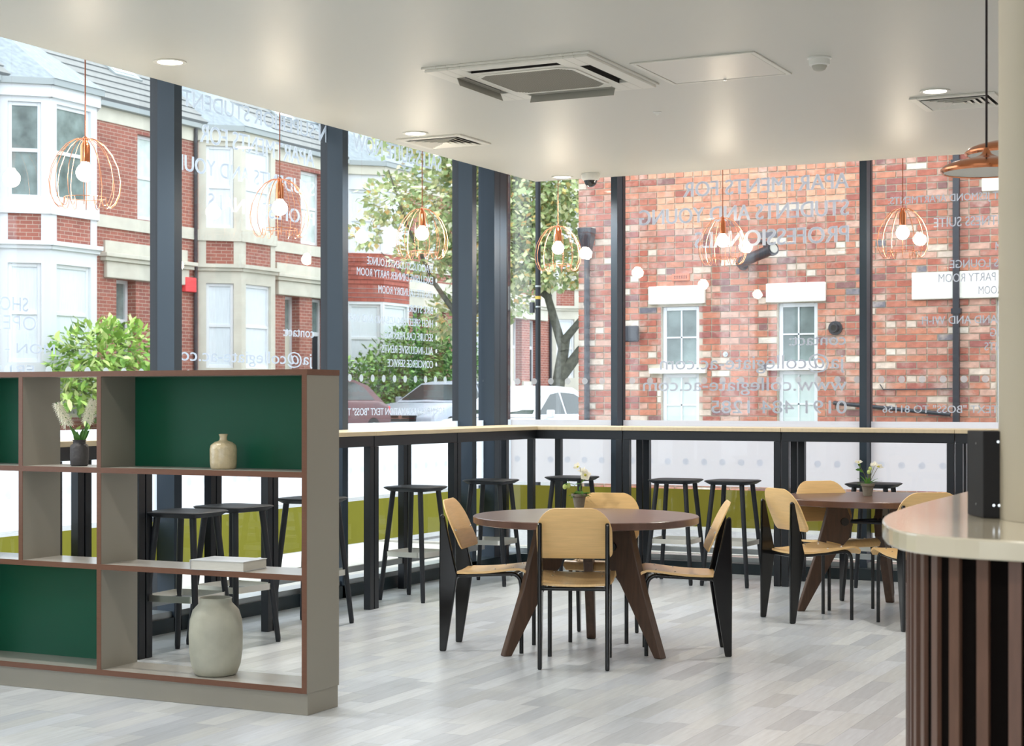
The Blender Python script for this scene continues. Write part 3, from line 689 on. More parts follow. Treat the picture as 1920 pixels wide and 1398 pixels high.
# ------------------------------------------------------------------ flower pots
def flower(mb_p, mb_c, c, d, r, openn=.5):
    d = Vector(d).normalized(); a = d.orthogonal().normalized(); b = d.cross(a)
    for k in range(5):
        an = 2*PI*k/5; o = (a*math.cos(an)+b*math.sin(an)); mb_p.leaf(Vector(c), o*openn+d*(1-openn), d, r, r*.95, 4, -.2)
    mb_c.sphere(tuple(Vector(c)+d*r*.18), r*.22, 8, 6)
def pot_plant(label, loc, kind):
    t = thing('flower_pot', label, 'potted plant', loc, YAW)
    MB().lathe([(.028, 0), (.0385, .062), (.044, .064), (.046, .070), (.046, .080), (.042, .081), (.040, .070), (.001, .069)], 28).build('pot', 'terracotta_grey', t, smooth=True)
    MB().lathe([(.001, .074), (.041, .073), (.041, .0695)], 20, cap=False).build('soil', 'soil', t)
    pe, ce, lf, stm, bd = MB(), MB(), MB(), MB(), MB()
    R_ = random.Random(3 if kind else 5)
    if kind == 0:
        for (a, b, c), col in ((((.004, 0, .07), (.012, 0, .15), (.004, -.01, .236)), 0), (((.004, 0, .07), (.018, 0, .12), (.025, -.01, .185)), 0), (((0, 0, .07), (-.03, 0, .135), (-.062, 0, .142)), 0)): stm.tube([a, b, c], .0016, 6)
        flower(pe, ce, (-.006, -.01, .236), (-.55, -.5, .5), .030, .6); flower(pe, ce, (.034, -.02, .19), (.1, -1, .25), .036, .85); flower(pe, ce, (.018, .01, .212), (-.3, .2, .8), .030, .7)
        for p in ((-.062, 0, .127), (-.085, -.01, .122)): bd.sphere(p, .0125, 12, 8, 1.25)
        for p, d in (((-.055, 0, .135), (-.1, 0, .4)), ((-.058, 0, .14), (-.5, -.3, .1)), ((.008, 0, .14), (-.8, -.4, .1)), ((.01, 0, .145), (.5, .2, .6)), ((.008, 0, .13), (-.3, .2, -.9))): lf.leaf(p, d, (0, 0, 1), .034, .02, 3, .2)
        for k in range(24):
            an = R_.random()*2*PI; lf.leaf((.012*math.cos(an), .012*math.sin(an), .072), (math.cos(an), math.sin(an), R_.uniform(.15, 1.3)), (0, 0, 1), R_.uniform(.035, .055), .030, 3, .5)
    else:
        for pts in (((0, 0, .07), (-.02, 0, .14), (-.055, 0, .20), (-.060, 0, .212)), ((.002, 0, .07), (.01, 0, .13), (.016, 0, .17)), ((.004, 0, .07), (.004, 0, .12), (.004, 0, .15)), ((.006, 0, .07), (.03, 0, .12), (.065, 0, .185)), ((.004, 0, .07), (.02, 0, .13), (.045, .005, .195))): stm.tube(pts, .0016, 6)
        flower(pe, ce, (-.060, 0, .214), (-.1, -.3, 1), .030, .75); flower(pe, ce, (.068, 0, .186), (.2, -.4, .8), .036, .75); flower(pe, ce, (.045, .005, .196), (-.4, -.2, .7), .032, .6)
        for p in ((.017, 0, .178), (.006, -.004, .156)): bd.sphere(p, .0125, 12, 8, 1.15)
        for p, d in (((-.05, 0, .19), (-.3, 0, .8)), ((-.045, 0, .172), (-1, 0, 0)), ((-.028, 0, .155), (-.8, 0, .5))): lf.leaf(p, d, (0, -1, .3), .034, .018, 3, .1)
        for an, z, L_ in ((3.3, .5, .06), (2.9, .8, .06), (3.6, .9, .05), (0, .9, .085), (.2, 1.6, .07), (1.5, 2, .07), (4.7, 2.2, .075), (2.2, 2.6, .08), (5.2, 1.5, .06), (3.2, 1.8, .07), (4.2, 1.2, .05)):
            lf.leaf((.006*math.cos(an), .006*math.sin(an), .07), (math.cos(an), math.sin(an), z), (0, 0, 1), L_, .017, 4, .45)
    stm.build('stem', 'stem', t, smooth=True); lf.build('leaves', 'leaf_dark', t, smooth=True); pe.build('petals', 'petal_white', t, smooth=True); ce.build('flower_centre', 'stamen', t, smooth=True); bd.build('bud', 'petal_green', t, smooth=True)
p = atz(1086, 951, .741); pot_plant('grey pot with white hellebore flowers on the nearer round table', (p.x, p.y, .741), 0)
p = atz(1627, 929, .741); pot_plant('grey pot with tall white flowers and buds on the right round table', (p.x, p.y, .741), 1)

# ------------------------------------------------------------------ shelving unit
SY0, SY1 = 6.085, 6.352; XR = -4.018
sh = thing('shelving_unit', 'grey open shelving unit with brown edges and dark green back panels', 'shelving unit', (XR, SY0, 0))
def s_(x): return x-XR
ZT = [1.490, 1.045, .597, .108]
XL_ = -6.12
def board(nm, x0, x1, z0, z1, m='laminate_grey', y0=.003, y1=.262, edge=True):
    o = B(nm, m, sh, s_(x0), s_(x1), y0, y1, z0, z1, 0)
    if edge:
        eg = B('edge_banding', 'edge_brown', o, s_(x0), s_(x1), 0, .003, z0, z1)
    return o
top = board('top_board', XL_, XR, ZT[0]-.010, ZT[0]+.015, 'laminate_grey')
B('edge_banding', 'edge_brown', top, s_(XR), s_(XR)+.0025, 0, .262, ZT[0]-.010, ZT[0]+.015)
board('end_panel', XR-.025, XR, .096, ZT[0]-.0103)
for z in ZT[1:3]: board('shelf', XL_, XR-.0253, z-.0125, z+.0125, 'laminate_top')
board('bottom_board', XL_, XR-.0253, ZT[3]-.0125, ZT[3]+.0125, 'laminate_top')
rows = [(ZT[1]+.0127, ZT[0]-.0103), (ZT[2]+.0127, ZT[1]-.0127), (ZT[3]+.0127, ZT[2]-.0127)]
for x, rr in ((-5.165, (0, 1, 2)), (-5.640, (0, 1)), (-6.107, (0, 1, 2))):
    for r in rr: board('partition', x-.0125, x+.0125, rows[r][0], rows[r][1])
for x0, x1, r in ((-5.152, -4.044, 0), (-6.094, -5.653, 0), (-6.094, -5.178, 2)):
    B('back_panel', 'green_panel', sh, s_(x0), s_(x1), .246, .258, rows[r][0], rows[r][1])
mb = MB(); mb.box(s_(XL_), s_(XR)-.002, .012, .255, .001, .0953); mb.build('plinth', 'laminate_grey', sh)
# things on the shelves
zt = ZT[3]+.0127
p = atz(408, 1263, zt); v = thing('stone_vase', 'large pale grey stoneware vase on the bottom shelf', 'vase', (p.x, 6.215, zt))
MB().lathe([(.085, 0), (.096, .008), (.112, .05), (.120, .11), (.122, .19), (.118, .25), (.104, .295), (.083, .318), (.073, .328), (.071, .342), (.074, .350), (.070, .352), (.064, .346), (.064, .325), (.09, .29), (.09, .05), (.001, .03)], 56).build('vase_body', 'stone_vase', v, smooth=True, angle=60)
zt = ZT[1]+.0127
v = thing('ceramic_bottle', 'cream glazed ceramic bottle with a narrow neck on the upper shelf', 'bottle', (-4.55, 6.21, zt))
MB().lathe([(.052, 0), (.058, .006), (.061, .03), (.0615, .09), (.058, .108), (.040, .123), (.022, .128), (.017, .134), (.017, .146), (.021, .158), (.018, .159), (.013, .150), (.013, .130), (.001, .12)], 40).build('bottle_body', 'cream_glaze', v, smooth=True, angle=70)
v = thing('flower_vase', 'small charcoal vase holding two white hyacinths on the upper shelf', 'vase', (-5.38, 6.20, zt), YAW)
MB().lathe([(.036, 0), (.042, .006), (.044, .04), (.044, .085), (.040, .100), (.030, .106), (.029, .118), (.033, .122), (.030, .124), (.025, .118), (.025, .1), (.001, .08)], 32).build('vase_body', 'charcoal_clay', v, smooth=True, angle=60)
fl, stm, lf = MB(), MB(), MB(); R_ = random.Random(4)
for base, tip, l0 in (((-.005, 0, .10), (-.105, -.02, .302), .46), ((.008, 0, .10), (.068, .0, .320), .5)):
    b, q = Vector(base), Vector(tip); mid = b.lerp(q, .5)+Vector((.01*(1 if tip[0] < 0 else 0), 0, 0)); stm.tube([b, mid, q], [.005, .004, .002], 8)
    for k in range(60):
        c = b.lerp(q, l0+(1-l0)*k/60); an = k*2.4; ax = (q-b).normalized(); a = ax.orthogonal().normalized(); bb = ax.cross(a); o = a*math.cos(an)+bb*math.sin(an); rr = .026*(1-.45*(k/60)**2)
        for m_ in range(4):
            an2 = m_*PI/2; e = o*1.0+(ax*math.cos(an2)+o.cross(ax)*math.sin(an2))*.75; fl.leaf(c+o*rr*.55, e, ax, .017, .010, 2, .5)
for d, L_ in (((-.3, -.3, 1), .085), ((.45, -.2, 1), .10), ((.1, .3, 1), .09), ((-.1, -.4, 1), .07), ((.55, .1, 1), .085), ((-.5, .1, 1), .07)): lf.leaf((0, 0, .095), d, (0, -1, .2), L_, .022, 4, .15)
stm.build('stem', 'leaf_green', v, smooth=True); lf.build('leaves', 'leaf_green', v, smooth=True); fl.build('blossom', 'petal_white', v)
zt = ZT[2]+.0127
bk = thing('book', 'thick pale hardback book lying on the middle shelf', 'book', (-4.50, 6.18, zt), math.radians(3))
B('page_block', 'paper', bk, -.138, .138, -.093, .098, .003, .041)
mb = MB(); mb.box(-.142, .142, -.098, .100, 0, .003); mb.box(-.142, .142, -.098, .100, .041, .044); mb.box(-.142, -.138, -.098, .100, .003, .041); mb.build('cover', 'book_cover', bk, bevel=.0012)

# ------------------------------------------------------------------ counter with slatted front
ctl = [(-1.0, 6.6), (-.998, 5.6), (-.995, 5.0), (-.99, 4.37), (-.975, 4.05), (-.950, 3.85), (-.91, 3.68), (-.845, 3.50), (-.77, 3.385), (-.68, 3.325), (-.57, 3.300), (-.4, 3.290), (0, 3.285), (1.9, 3.28)]
def spline(P_, step):
    out = []
    for i in range(len(P_)-1):
        p0, p1, p2, p3 = [Vector(P_[min(max(k, 0), len(P_)-1)]) for k in (i-1, i, i+1, i+2)]
        n = max(2, int((p2-p1).length/step))
        for k in range(n):
            t = k/n; out.append(.5*((2*p1)+(p2-p0)*t+(2*p0-5*p1+4*p2-p3)*t*t+(3*p1-p0-3*p2+p3)*t**3))
    return out+[Vector(P_[-1])]
edge = spline(ctl, .04)
ct = thing('counter', 'curved counter with a pale glossy top and dark vertical slats', 'counter', (-.3, 4.2, 0))
off = Vector((-.3, 4.2))
def offset(E, d):
    out = []
    for i, p in enumerate(E):
        t = (E[min(i+1, len(E)-1)]-E[max(i-1, 0)]).normalized(); out.append(p+Vector((-t.y, t.x))*d)
    return out
def inner(x0, y0): return [Vector((1.9, 4.15)), Vector((-.05, 4.15)), Vector((-.05, 6.6))]
poly = [tuple(p-off) for p in edge+inner(0, 0)]
MB().prism(poly, 1.06, 1.10).build('countertop', 'counter_stone', ct, bevel=.004)
body = offset(edge, .062)
bodyp = [tuple(p-off) for p in body[2:]+[Vector((1.9, 4.10)), Vector((-.10, 4.10)), Vector((-.10, 6.5))]]
MB().prism(bodyp, 0, 1.0595).build('counter_body', 'slat_back', ct)
sl = offset(edge, .052); acc = 0; nxt = .03
for i in range(1, len(sl)):
    seg = (sl[i]-sl[i-1]).length
    while acc+seg > nxt:
        p = sl[i-1].lerp(sl[i], (nxt-acc)/seg)-off; t = (sl[i]-sl[i-1]).normalized(); n_ = Vector((-t.y, t.x))
        if p.y < 2.3 and p.x < 1.6:
            c = [p+t*a+n_*b for a, b in ((-.0125, 0), (.0125, 0), (.0125, .0095), (-.0125, .0095))]
            MB().prism([tuple(k) for k in c], .002, 1.059).build('slat', 'slat_wood', ct)
        nxt += .066
    acc += seg
q = struct('trim_3', None); q.location = (-.452, 3.99, 0)
MB().lathe([(.26, 1.1005), (.26, CZ)], 64).build('column', 'column_paint', q, smooth=True)
bx = thing('metal_box', 'tall black metal box with screws standing on the counter beside the column', 'box', (-.733, 3.90, 1.1003))
T = frame_xf((0, 0, 0), math.radians(118)); Tb = frame_xf((0, 0, 0), math.radians(20))
a = Vector((-.733, 3.895)); b = Vector((-.790, 4.003)); c = Vector((-.62, 3.925)); loc = Vector((-.733, 3.90))
pts = [a-loc, c-loc, b+(c-a)-loc, b-loc]
MB().prism([tuple(p) for p in pts], 0, .199).build('casing', 'box_black', bx, bevel=.002)
n_ = Vector(((c-a).y, -(c-a).x)).normalized()
for u, z in ((.28, .175), (.30, .03), (.2, .03)):
    p = a.lerp(c, u)-loc; MB().tube([(p.x, p.y, z), (p.x+n_.x*.002, p.y+n_.y*.002, z)], .0028, 10).build('screw', 'chrome', bx)
n2 = Vector(((a-b).y, -(a-b).x)).normalized()
for z in (.03, .17):
    p = b.lerp(a, .6)-loc; MB().tube([(p.x, p.y, z), (p.x+n2.x*.002, p.y+n2.y*.002, z)], .0028, 10).build('screw', 'chrome', bx)
# ------------------------------------------------------------------ outside: ground
def ground(name, m, pts, cur=None):
    mb = MB(); n = len(pts); mb.add(list(pts)+[(x, y, z-.1) for x, y, z in pts], [tuple(range(n)), tuple(range(n, 2*n))[::-1]]+[(i, n+i, n+(i+1) % n, (i+1) % n) for i in range(n)])
    return tag(mb.build(name, m), kind='structure')
ground('pavement_near', 'paving', [(-8.6, -20, -.03), (-6.42, -20, -.03), (-6.42, 12.9, -.03), (20, 12.9, -.03), (20, 14.3, -.03), (-8.6, 14.3, -.03)])
ground('road_alley', 'asphalt', [(-8.6, 14.3, -.10), (20, 14.3, -.10), (20, 17.6, -.08), (-8.6, 17.6, -.08)])
ground('pavement_alley', 'paving', [(-8.4, 17.6, -.02), (20, 17.6, -.02), (20, 18.4, -.02), (-8.4, 18.4, -.02)])
ground('road_street', 'asphalt', [(-20, -30, .40), (-8.6, -30, -.10), (-8.6, 90, -.02), (-20, 90, .40)])
ground('pavement_far', 'paving', [(-21.3, -30, .50), (-20, -30, .50), (-20, 90, .50), (-21.3, 90, .50)])
ground('pavement_side', 'paving', [(-10.4, 17.6, .0), (-8.2, 17.6, 0), (-8.2, 90, .1), (-10.4, 90, .1)])
ground('garden_strip', 'soil', [(-23, -30, .55), (-21.3, -30, .55), (-21.3, 90, .55), (-23, 90, .55)])
ground('open_ground', 'paving', [(-120, -80, -.4), (60, -80, -.4), (60, 160, -.4), (-120, 160, -.4)])
for y in (14.62, 14.78): MB().box(-8.6, 20, y-.04, y+.04, -.099, -.086).build('road_line', 'yellow_line')['kind'] = 'structure'
# planted border and low kerb seen under the green film
B('kerb_alley', 'kerb', None, -8.6, 20, 14.22, 14.30, -.1, -.01)['kind'] = 'structure'

# ------------------------------------------------------------------ brick building across the alley
BYP = 18.30
bb = struct('wall_brick_gable', None, (-8.2, BYP, 0))
BX0, BX1, BZ1 = -8.2, 4.4, 6.6

MB().box(0, .3, .35, 9, -.1, BZ1).build('side_wall', 'mortar', bb)
def bz(x, y): return ony(x, BYP, y)
holes = []   # (x0,x1,z0,z1) keep bricks out
wins = [(1240, 1310, 574, 690, 1218, 1323, 536, 570, 1220, 1325, 690, 700), (1458, 1532, 567, 684, 1438, 1549, 530, 566, 1440, 1548, 684, 694)]
def rct(xa, xb, ya, yb): return (bz(xa, ya).x, bz(xb, ya).x, bz((xa+xb)/2, yb).z, bz((xa+xb)/2, ya).z)
fix = []
for a in wins:
    fix.append(('win', rct(a[0], a[1], a[2], a[3]))); fix.append(('lintel', rct(a[4], a[5], a[6], a[7]))); fix.append(('sill', rct(a[8], a[9], a[10], a[11])))
    w_ = rct(a[0], a[1], a[2], a[3]); fix.append(('win', (w_[0], w_[1], .95, rct(a[0], a[1], a[11], 800)[3])))
fix.append(('lintel', rct(1711, 1880, 509, 560))); fix.append(('lintel', rct(1842, 1900, 330, 358)))
g = rct(1868, 1960, 560, 800); fix.append(('win', (g[0], g[1], .95, g[3])))
fix.append(('vent', rct(1261, 1293, 513, 526)))
holes = [f[1] for f in fix]
mb = MB(); panel(mb, lambda u, v, z: (u-BX0, v, z), BX0, BX1, -.1, BZ1, .012, .16, [f[1] for f in fix if f[0] == 'win']); mb.box(0, BX1-BX0, .16, .35, -.1, BZ1); mb.build('mortar_bed', 'mortar', bb)
reds = [(175, 109, 90), (167, 98, 81), (183, 121, 97), (158, 93, 81), (183, 131, 114), (169, 111, 97), (151, 93, 86), (188, 124, 100), (173, 114, 94), (204, 185, 169), (212, 200, 186), (193, 152, 135), (133, 95, 92), (112, 108, 115)]
wts = [12, 12, 11, 8, 8, 10, 6, 9, 11, 5, 3, 7, 4, 1]
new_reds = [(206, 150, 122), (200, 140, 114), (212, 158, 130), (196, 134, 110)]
BH, HB = .075, .0625
bm_cache = {}
def brick_mesh(kind, ci):
    if (kind, ci) not in bm_cache:
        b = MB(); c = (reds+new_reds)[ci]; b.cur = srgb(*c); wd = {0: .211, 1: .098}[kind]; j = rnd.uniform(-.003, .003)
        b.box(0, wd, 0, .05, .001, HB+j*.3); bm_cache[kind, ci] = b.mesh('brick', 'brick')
    return bm_cache[kind, ci]
bl = []
row = 0; z = -.08
while z < BZ1-.08:
    hd = row % 4 == 2; x = BX0 - (0 if row % 2 == 0 else (.1125 if not hd else .055)); step = .1125 if hd else .225
    if x < BX0-.01 and not hd: bl.append((BX0, z, 1)); x += step
    elif hd: x = BX0
    while x < BX1:
        k = 1 if hd or rnd.random() < .05 else 0
        bl.append((x, z, k))
        if k == 1 and not hd: bl.append((x+.1125, z, 1))
        x += step
    z += BH; row += 1
allc = []
for x, z, k in bl:
    wd = .098 if k else .211
    segs = [(x, min(x+wd, BX1))]
    for hx0, hx1, hz0, hz1 in holes:
        if z+HB > hz0+.01 and z < hz1-.01:
            ns = []
            for a, b in segs:
                if b <= hx0 or a >= hx1: ns.append((a, b)); continue
                if a < hx0-.03: ns.append((a, hx0-.008))
                if b > hx1+.03: ns.append((hx1+.008, b))
            segs = ns
    for a, b in segs:
        if b-a < .03: continue
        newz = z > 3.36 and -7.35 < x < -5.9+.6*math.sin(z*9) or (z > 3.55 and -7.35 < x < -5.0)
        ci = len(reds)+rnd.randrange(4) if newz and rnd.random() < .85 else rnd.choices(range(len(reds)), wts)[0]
        full = abs((b-a)-wd) < 1e-4
        px, py, d = proj(((a+b)/2, BYP, z+.03)); vis = 1090 < px < 1872 and 300 < py < 792 and not 1145 < px < 1172 and not 1612 < px < 1636
        allc.append((d if (vis and full) else 999, a, b, z, k, ci))
allc.sort(); mb = MB()
for i, (d, a, b, z, k, ci) in enumerate(allc):
    jo = rnd.uniform(-.003, .003)
    if i < 300 and d < 900:
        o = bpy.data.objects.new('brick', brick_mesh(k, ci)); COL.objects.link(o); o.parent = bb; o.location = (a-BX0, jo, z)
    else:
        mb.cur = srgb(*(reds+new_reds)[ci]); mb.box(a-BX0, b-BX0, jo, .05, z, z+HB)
tag(mb.build('bricks', 'brick', bb, uv=False), kind='stuff')
def small_window(name, parent, T, u0, u1, z0, z1, v=0, bars=(1, 1), pane='pane_dim', fw=.045, m='upvc', label=None):
    mb = MB(); panel(mb, T, u0, u1, z0, z1, v-.05, v, [(u0+fw, u1-fw, z0+fw, z1-fw)]); f = mb.build(name, m, parent, bevel=.004)
    for i in range(bars[0]): u = u0+fw+(u1-u0-2*fw)*(i+1)/(bars[0]+1); MB().box(u-.009, u+.009, v-.03, v-.006, z0+fw, z1-fw, T).build('glazing_bar', m, f)
    for i in range(bars[1]): zz = z0+fw+(z1-z0-2*fw)*(i+1)/(bars[1]+1); MB().box(u0+fw, u1-fw, v-.03, v-.006, zz-.009, zz+.009, T).build('glazing_bar', m, f)
    MB().box(u0+fw, u1-fw, v-.028, v-.020, z0+fw, z1-fw, T).build('pane', pane, f)
    return f
Tb = lambda u, v, z: (u-BX0, -v, z)
n = 0
for k, (x0, x1, z0, z1) in fix:
    if k == 'lintel': MB().box(x0, x1, -.015, .05, z0, z1, Tb).build('lintel', 'white_lintel', bb, bevel=.012)
    if k == 'sill': MB().box(x0, x1, -.04, .06, z0, z1, Tb).build('sill', 'white_lintel', bb, bevel=.006)
    if k == 'win': n += 1; small_window('window_frame', bb, Tb, x0+.002, x1-.002, z0, z1-.002, -.05, pane='pane_dim' if z1 > 2 else 'pane_pale')
    if k == 'vent':
        mb = MB(); mb.box(x0, x1, -.01, .02, z0, z1, Tb); av = mb.build('air_brick', 'terracotta_grey' if 0 else MT.setdefault('vent_clay', mat('vent_clay', srgb(206, 120, 92))), bb)
        mb = MB()
        for i in range(8):
            for j in range(2): a = x0+.02+(x1-x0-.04)*(i+.5)/8; c = z0+.02+(z1-z0-.04)*(j+.5)/2; mb.box(a-.005, a+.005, .0205, .021, c-.007, c+.007, Tb)
        mb.build('vent_slots', 'slot_dark', av)
def wl(x, y, off=0): p = ony(x, BYP-off, y); return (p.x, p.y, p.z)
def rel(o, loc): o.location = loc; return o
# downpipes, flues, wall fittings
p = bz(1795, 750)
dp = thing('downpipe', 'black square downpipe on the brick wall right of the last mullion', 'downpipe', (p.x, BYP-.05, 0))
B('pipe', 'pipe_black', dp, -.034, .034, -.035, .035, .02, 6.2, .004)
for z in (.9, 2.3, 3.9): B('bracket', 'pipe_black', dp, -.05, .05, -.04, .048, z, z+.06)
p = bz(1104, 750)
dp = thing('downpipe', 'dark round downpipe with a hopper near the left corner of the brick wall', 'downpipe', (p.x, BYP-.055, 0))
MB().tube([(0, 0, .02), (0, 0, 3.12)], .034, 12).build('pipe', 'pipe_black', dp, smooth=True)
MB().loft([rsq(.045, .01, 3.06), rsq(.055, .01, 3.2), rsq(.085, .01, 3.34), rsq(.088, .01, 3.42)]).build('hopper', 'pipe_black', dp)
for z in (1.6, 2.5): MB().lathe([(.04, z), (.04, z+.05)], 12).build('bracket', 'pipe_black', dp)
a, b = Vector(wl(1391, 493, .05)), Vector(wl(1450, 466, .42))
fu = thing('flue_pipe', 'thick black flue pipe sticking out of the brick wall at a slant', 'flue pipe', a)
MB().tube([(0, .05, -.02), (0, -.06, 0), b-a], .062, 16).build('pipe', 'pipe_black', fu, smooth=True)
MB().tube([(b-a)*.93, (b-a)*1.0], .074, 16).build('collar', 'pipe_black', fu, smooth=True)
q = (b-a)*.75; MB().tube([q, q+Vector((0, 0, .11)), q+Vector((-.07, 0, .125))], .026, 10).build('stub', 'pipe_black', fu, smooth=True)
MB().tube([(b-a)*1.001, (b-a)*1.02], .05, 16).build('flue_mouth', 'grille_grey', fu)
p = wl(1567, 615, 0)
fv = thing('round_flue', 'round black flue outlet on the brick wall right of the small windows', 'flue outlet', (p[0], BYP, p[2]))
MB().tube([(0, .02, 0), (0, -.03, 0)], .078, 24).build('flange', 'pipe_black', fv); MB().tube([(0, -.03, 0), (0, -.10, 0)], [.05, .045], 20).build('nozzle', 'pipe_black', fv, smooth=True)
MB().tube([(0, -.1005, 0), (0, -.102, 0)], .034, 16).build('flue_mouth', 'slot_dark', fv)
p = wl(1187, 626, 0)
sg = thing('wall_floodlight', 'black box shaped floodlight on the brick wall beside a mullion', 'floodlight', (p[0], BYP, p[2]))
B('light_head', 'pipe_black', sg, -.075, .10, -.10, -.05, -.095, .095, .015); B('bracket', 'pipe_black', sg, -.03, .03, -.05, .012, -.03, .03)
for z in (-.07, .06): B('fin', 'frame_dark', sg, -.12, .0, -.085, -.06, z-.012, z+.012)
a, b = Vector(wl(1563, 755, .06)), Vector(wl(1792, 777, .06))
wp = thing('waste_pipe', 'black waste pipe sloping along the foot of the brick wall into the downpipe', 'pipe', a)
MB().tube([(0, .06, .0), (0, 0, 0), (b-a)*.995+Vector((-.05, 0, 0))], .023, 10).build('pipe', 'pipe_black', wp, smooth=True)
pp = [Vector(wl(x, y, .02)) for x, y in ((1650, 720), (1656, 730), (1700, 730), (1785, 728))]
cb = thing('wall_cable', 'thin dark cable along the brick wall above the waste pipe', 'cable', pp[0]); MB().tube([q-pp[0] for q in pp], .007, 6).build('cable_run', 'pipe_black', cb)
p = wl(1361, 664, 0)
an = thing('wall_anchor', 'small round steel anchor plate between the two small windows', 'anchor plate', (p[0], BYP, p[2])); MB().tube([(0, .02, 0), (0, -.02, 0)], .03, 14).build('plate', 'steel_light', an); MB().tube([(0, -.02, 0), (0, -.035, 0)], .012, 8).build('bolt', 'steel_light', an)
lp = thing('street_pole', 'slim dark street pole right of the corner pillar with a small bracket box', 'pole', (-9.48, 19.85, 0))
MB().tube([(0, 0, -.05), (0, 0, 7)], .036, 14).build('pole', 'frame_dark', lp, smooth=True)
MB().box(-.10, -.045, -.05, .0, 2.52, 2.66).build('bracket_box', 'pipe_black', lp); MB().lathe([(.042, 2.59), (.042, 2.61)], 14).build('clamp', 'steel_light', lp); MB().lathe([(.0375, 2.70), (.0375, 2.74)], 14).build('sticker_band', 'yellow_line', lp)
MB().lathe([(.041, 2.86), (.041, 2.88)], 14).build('clamp', 'steel_light', lp)

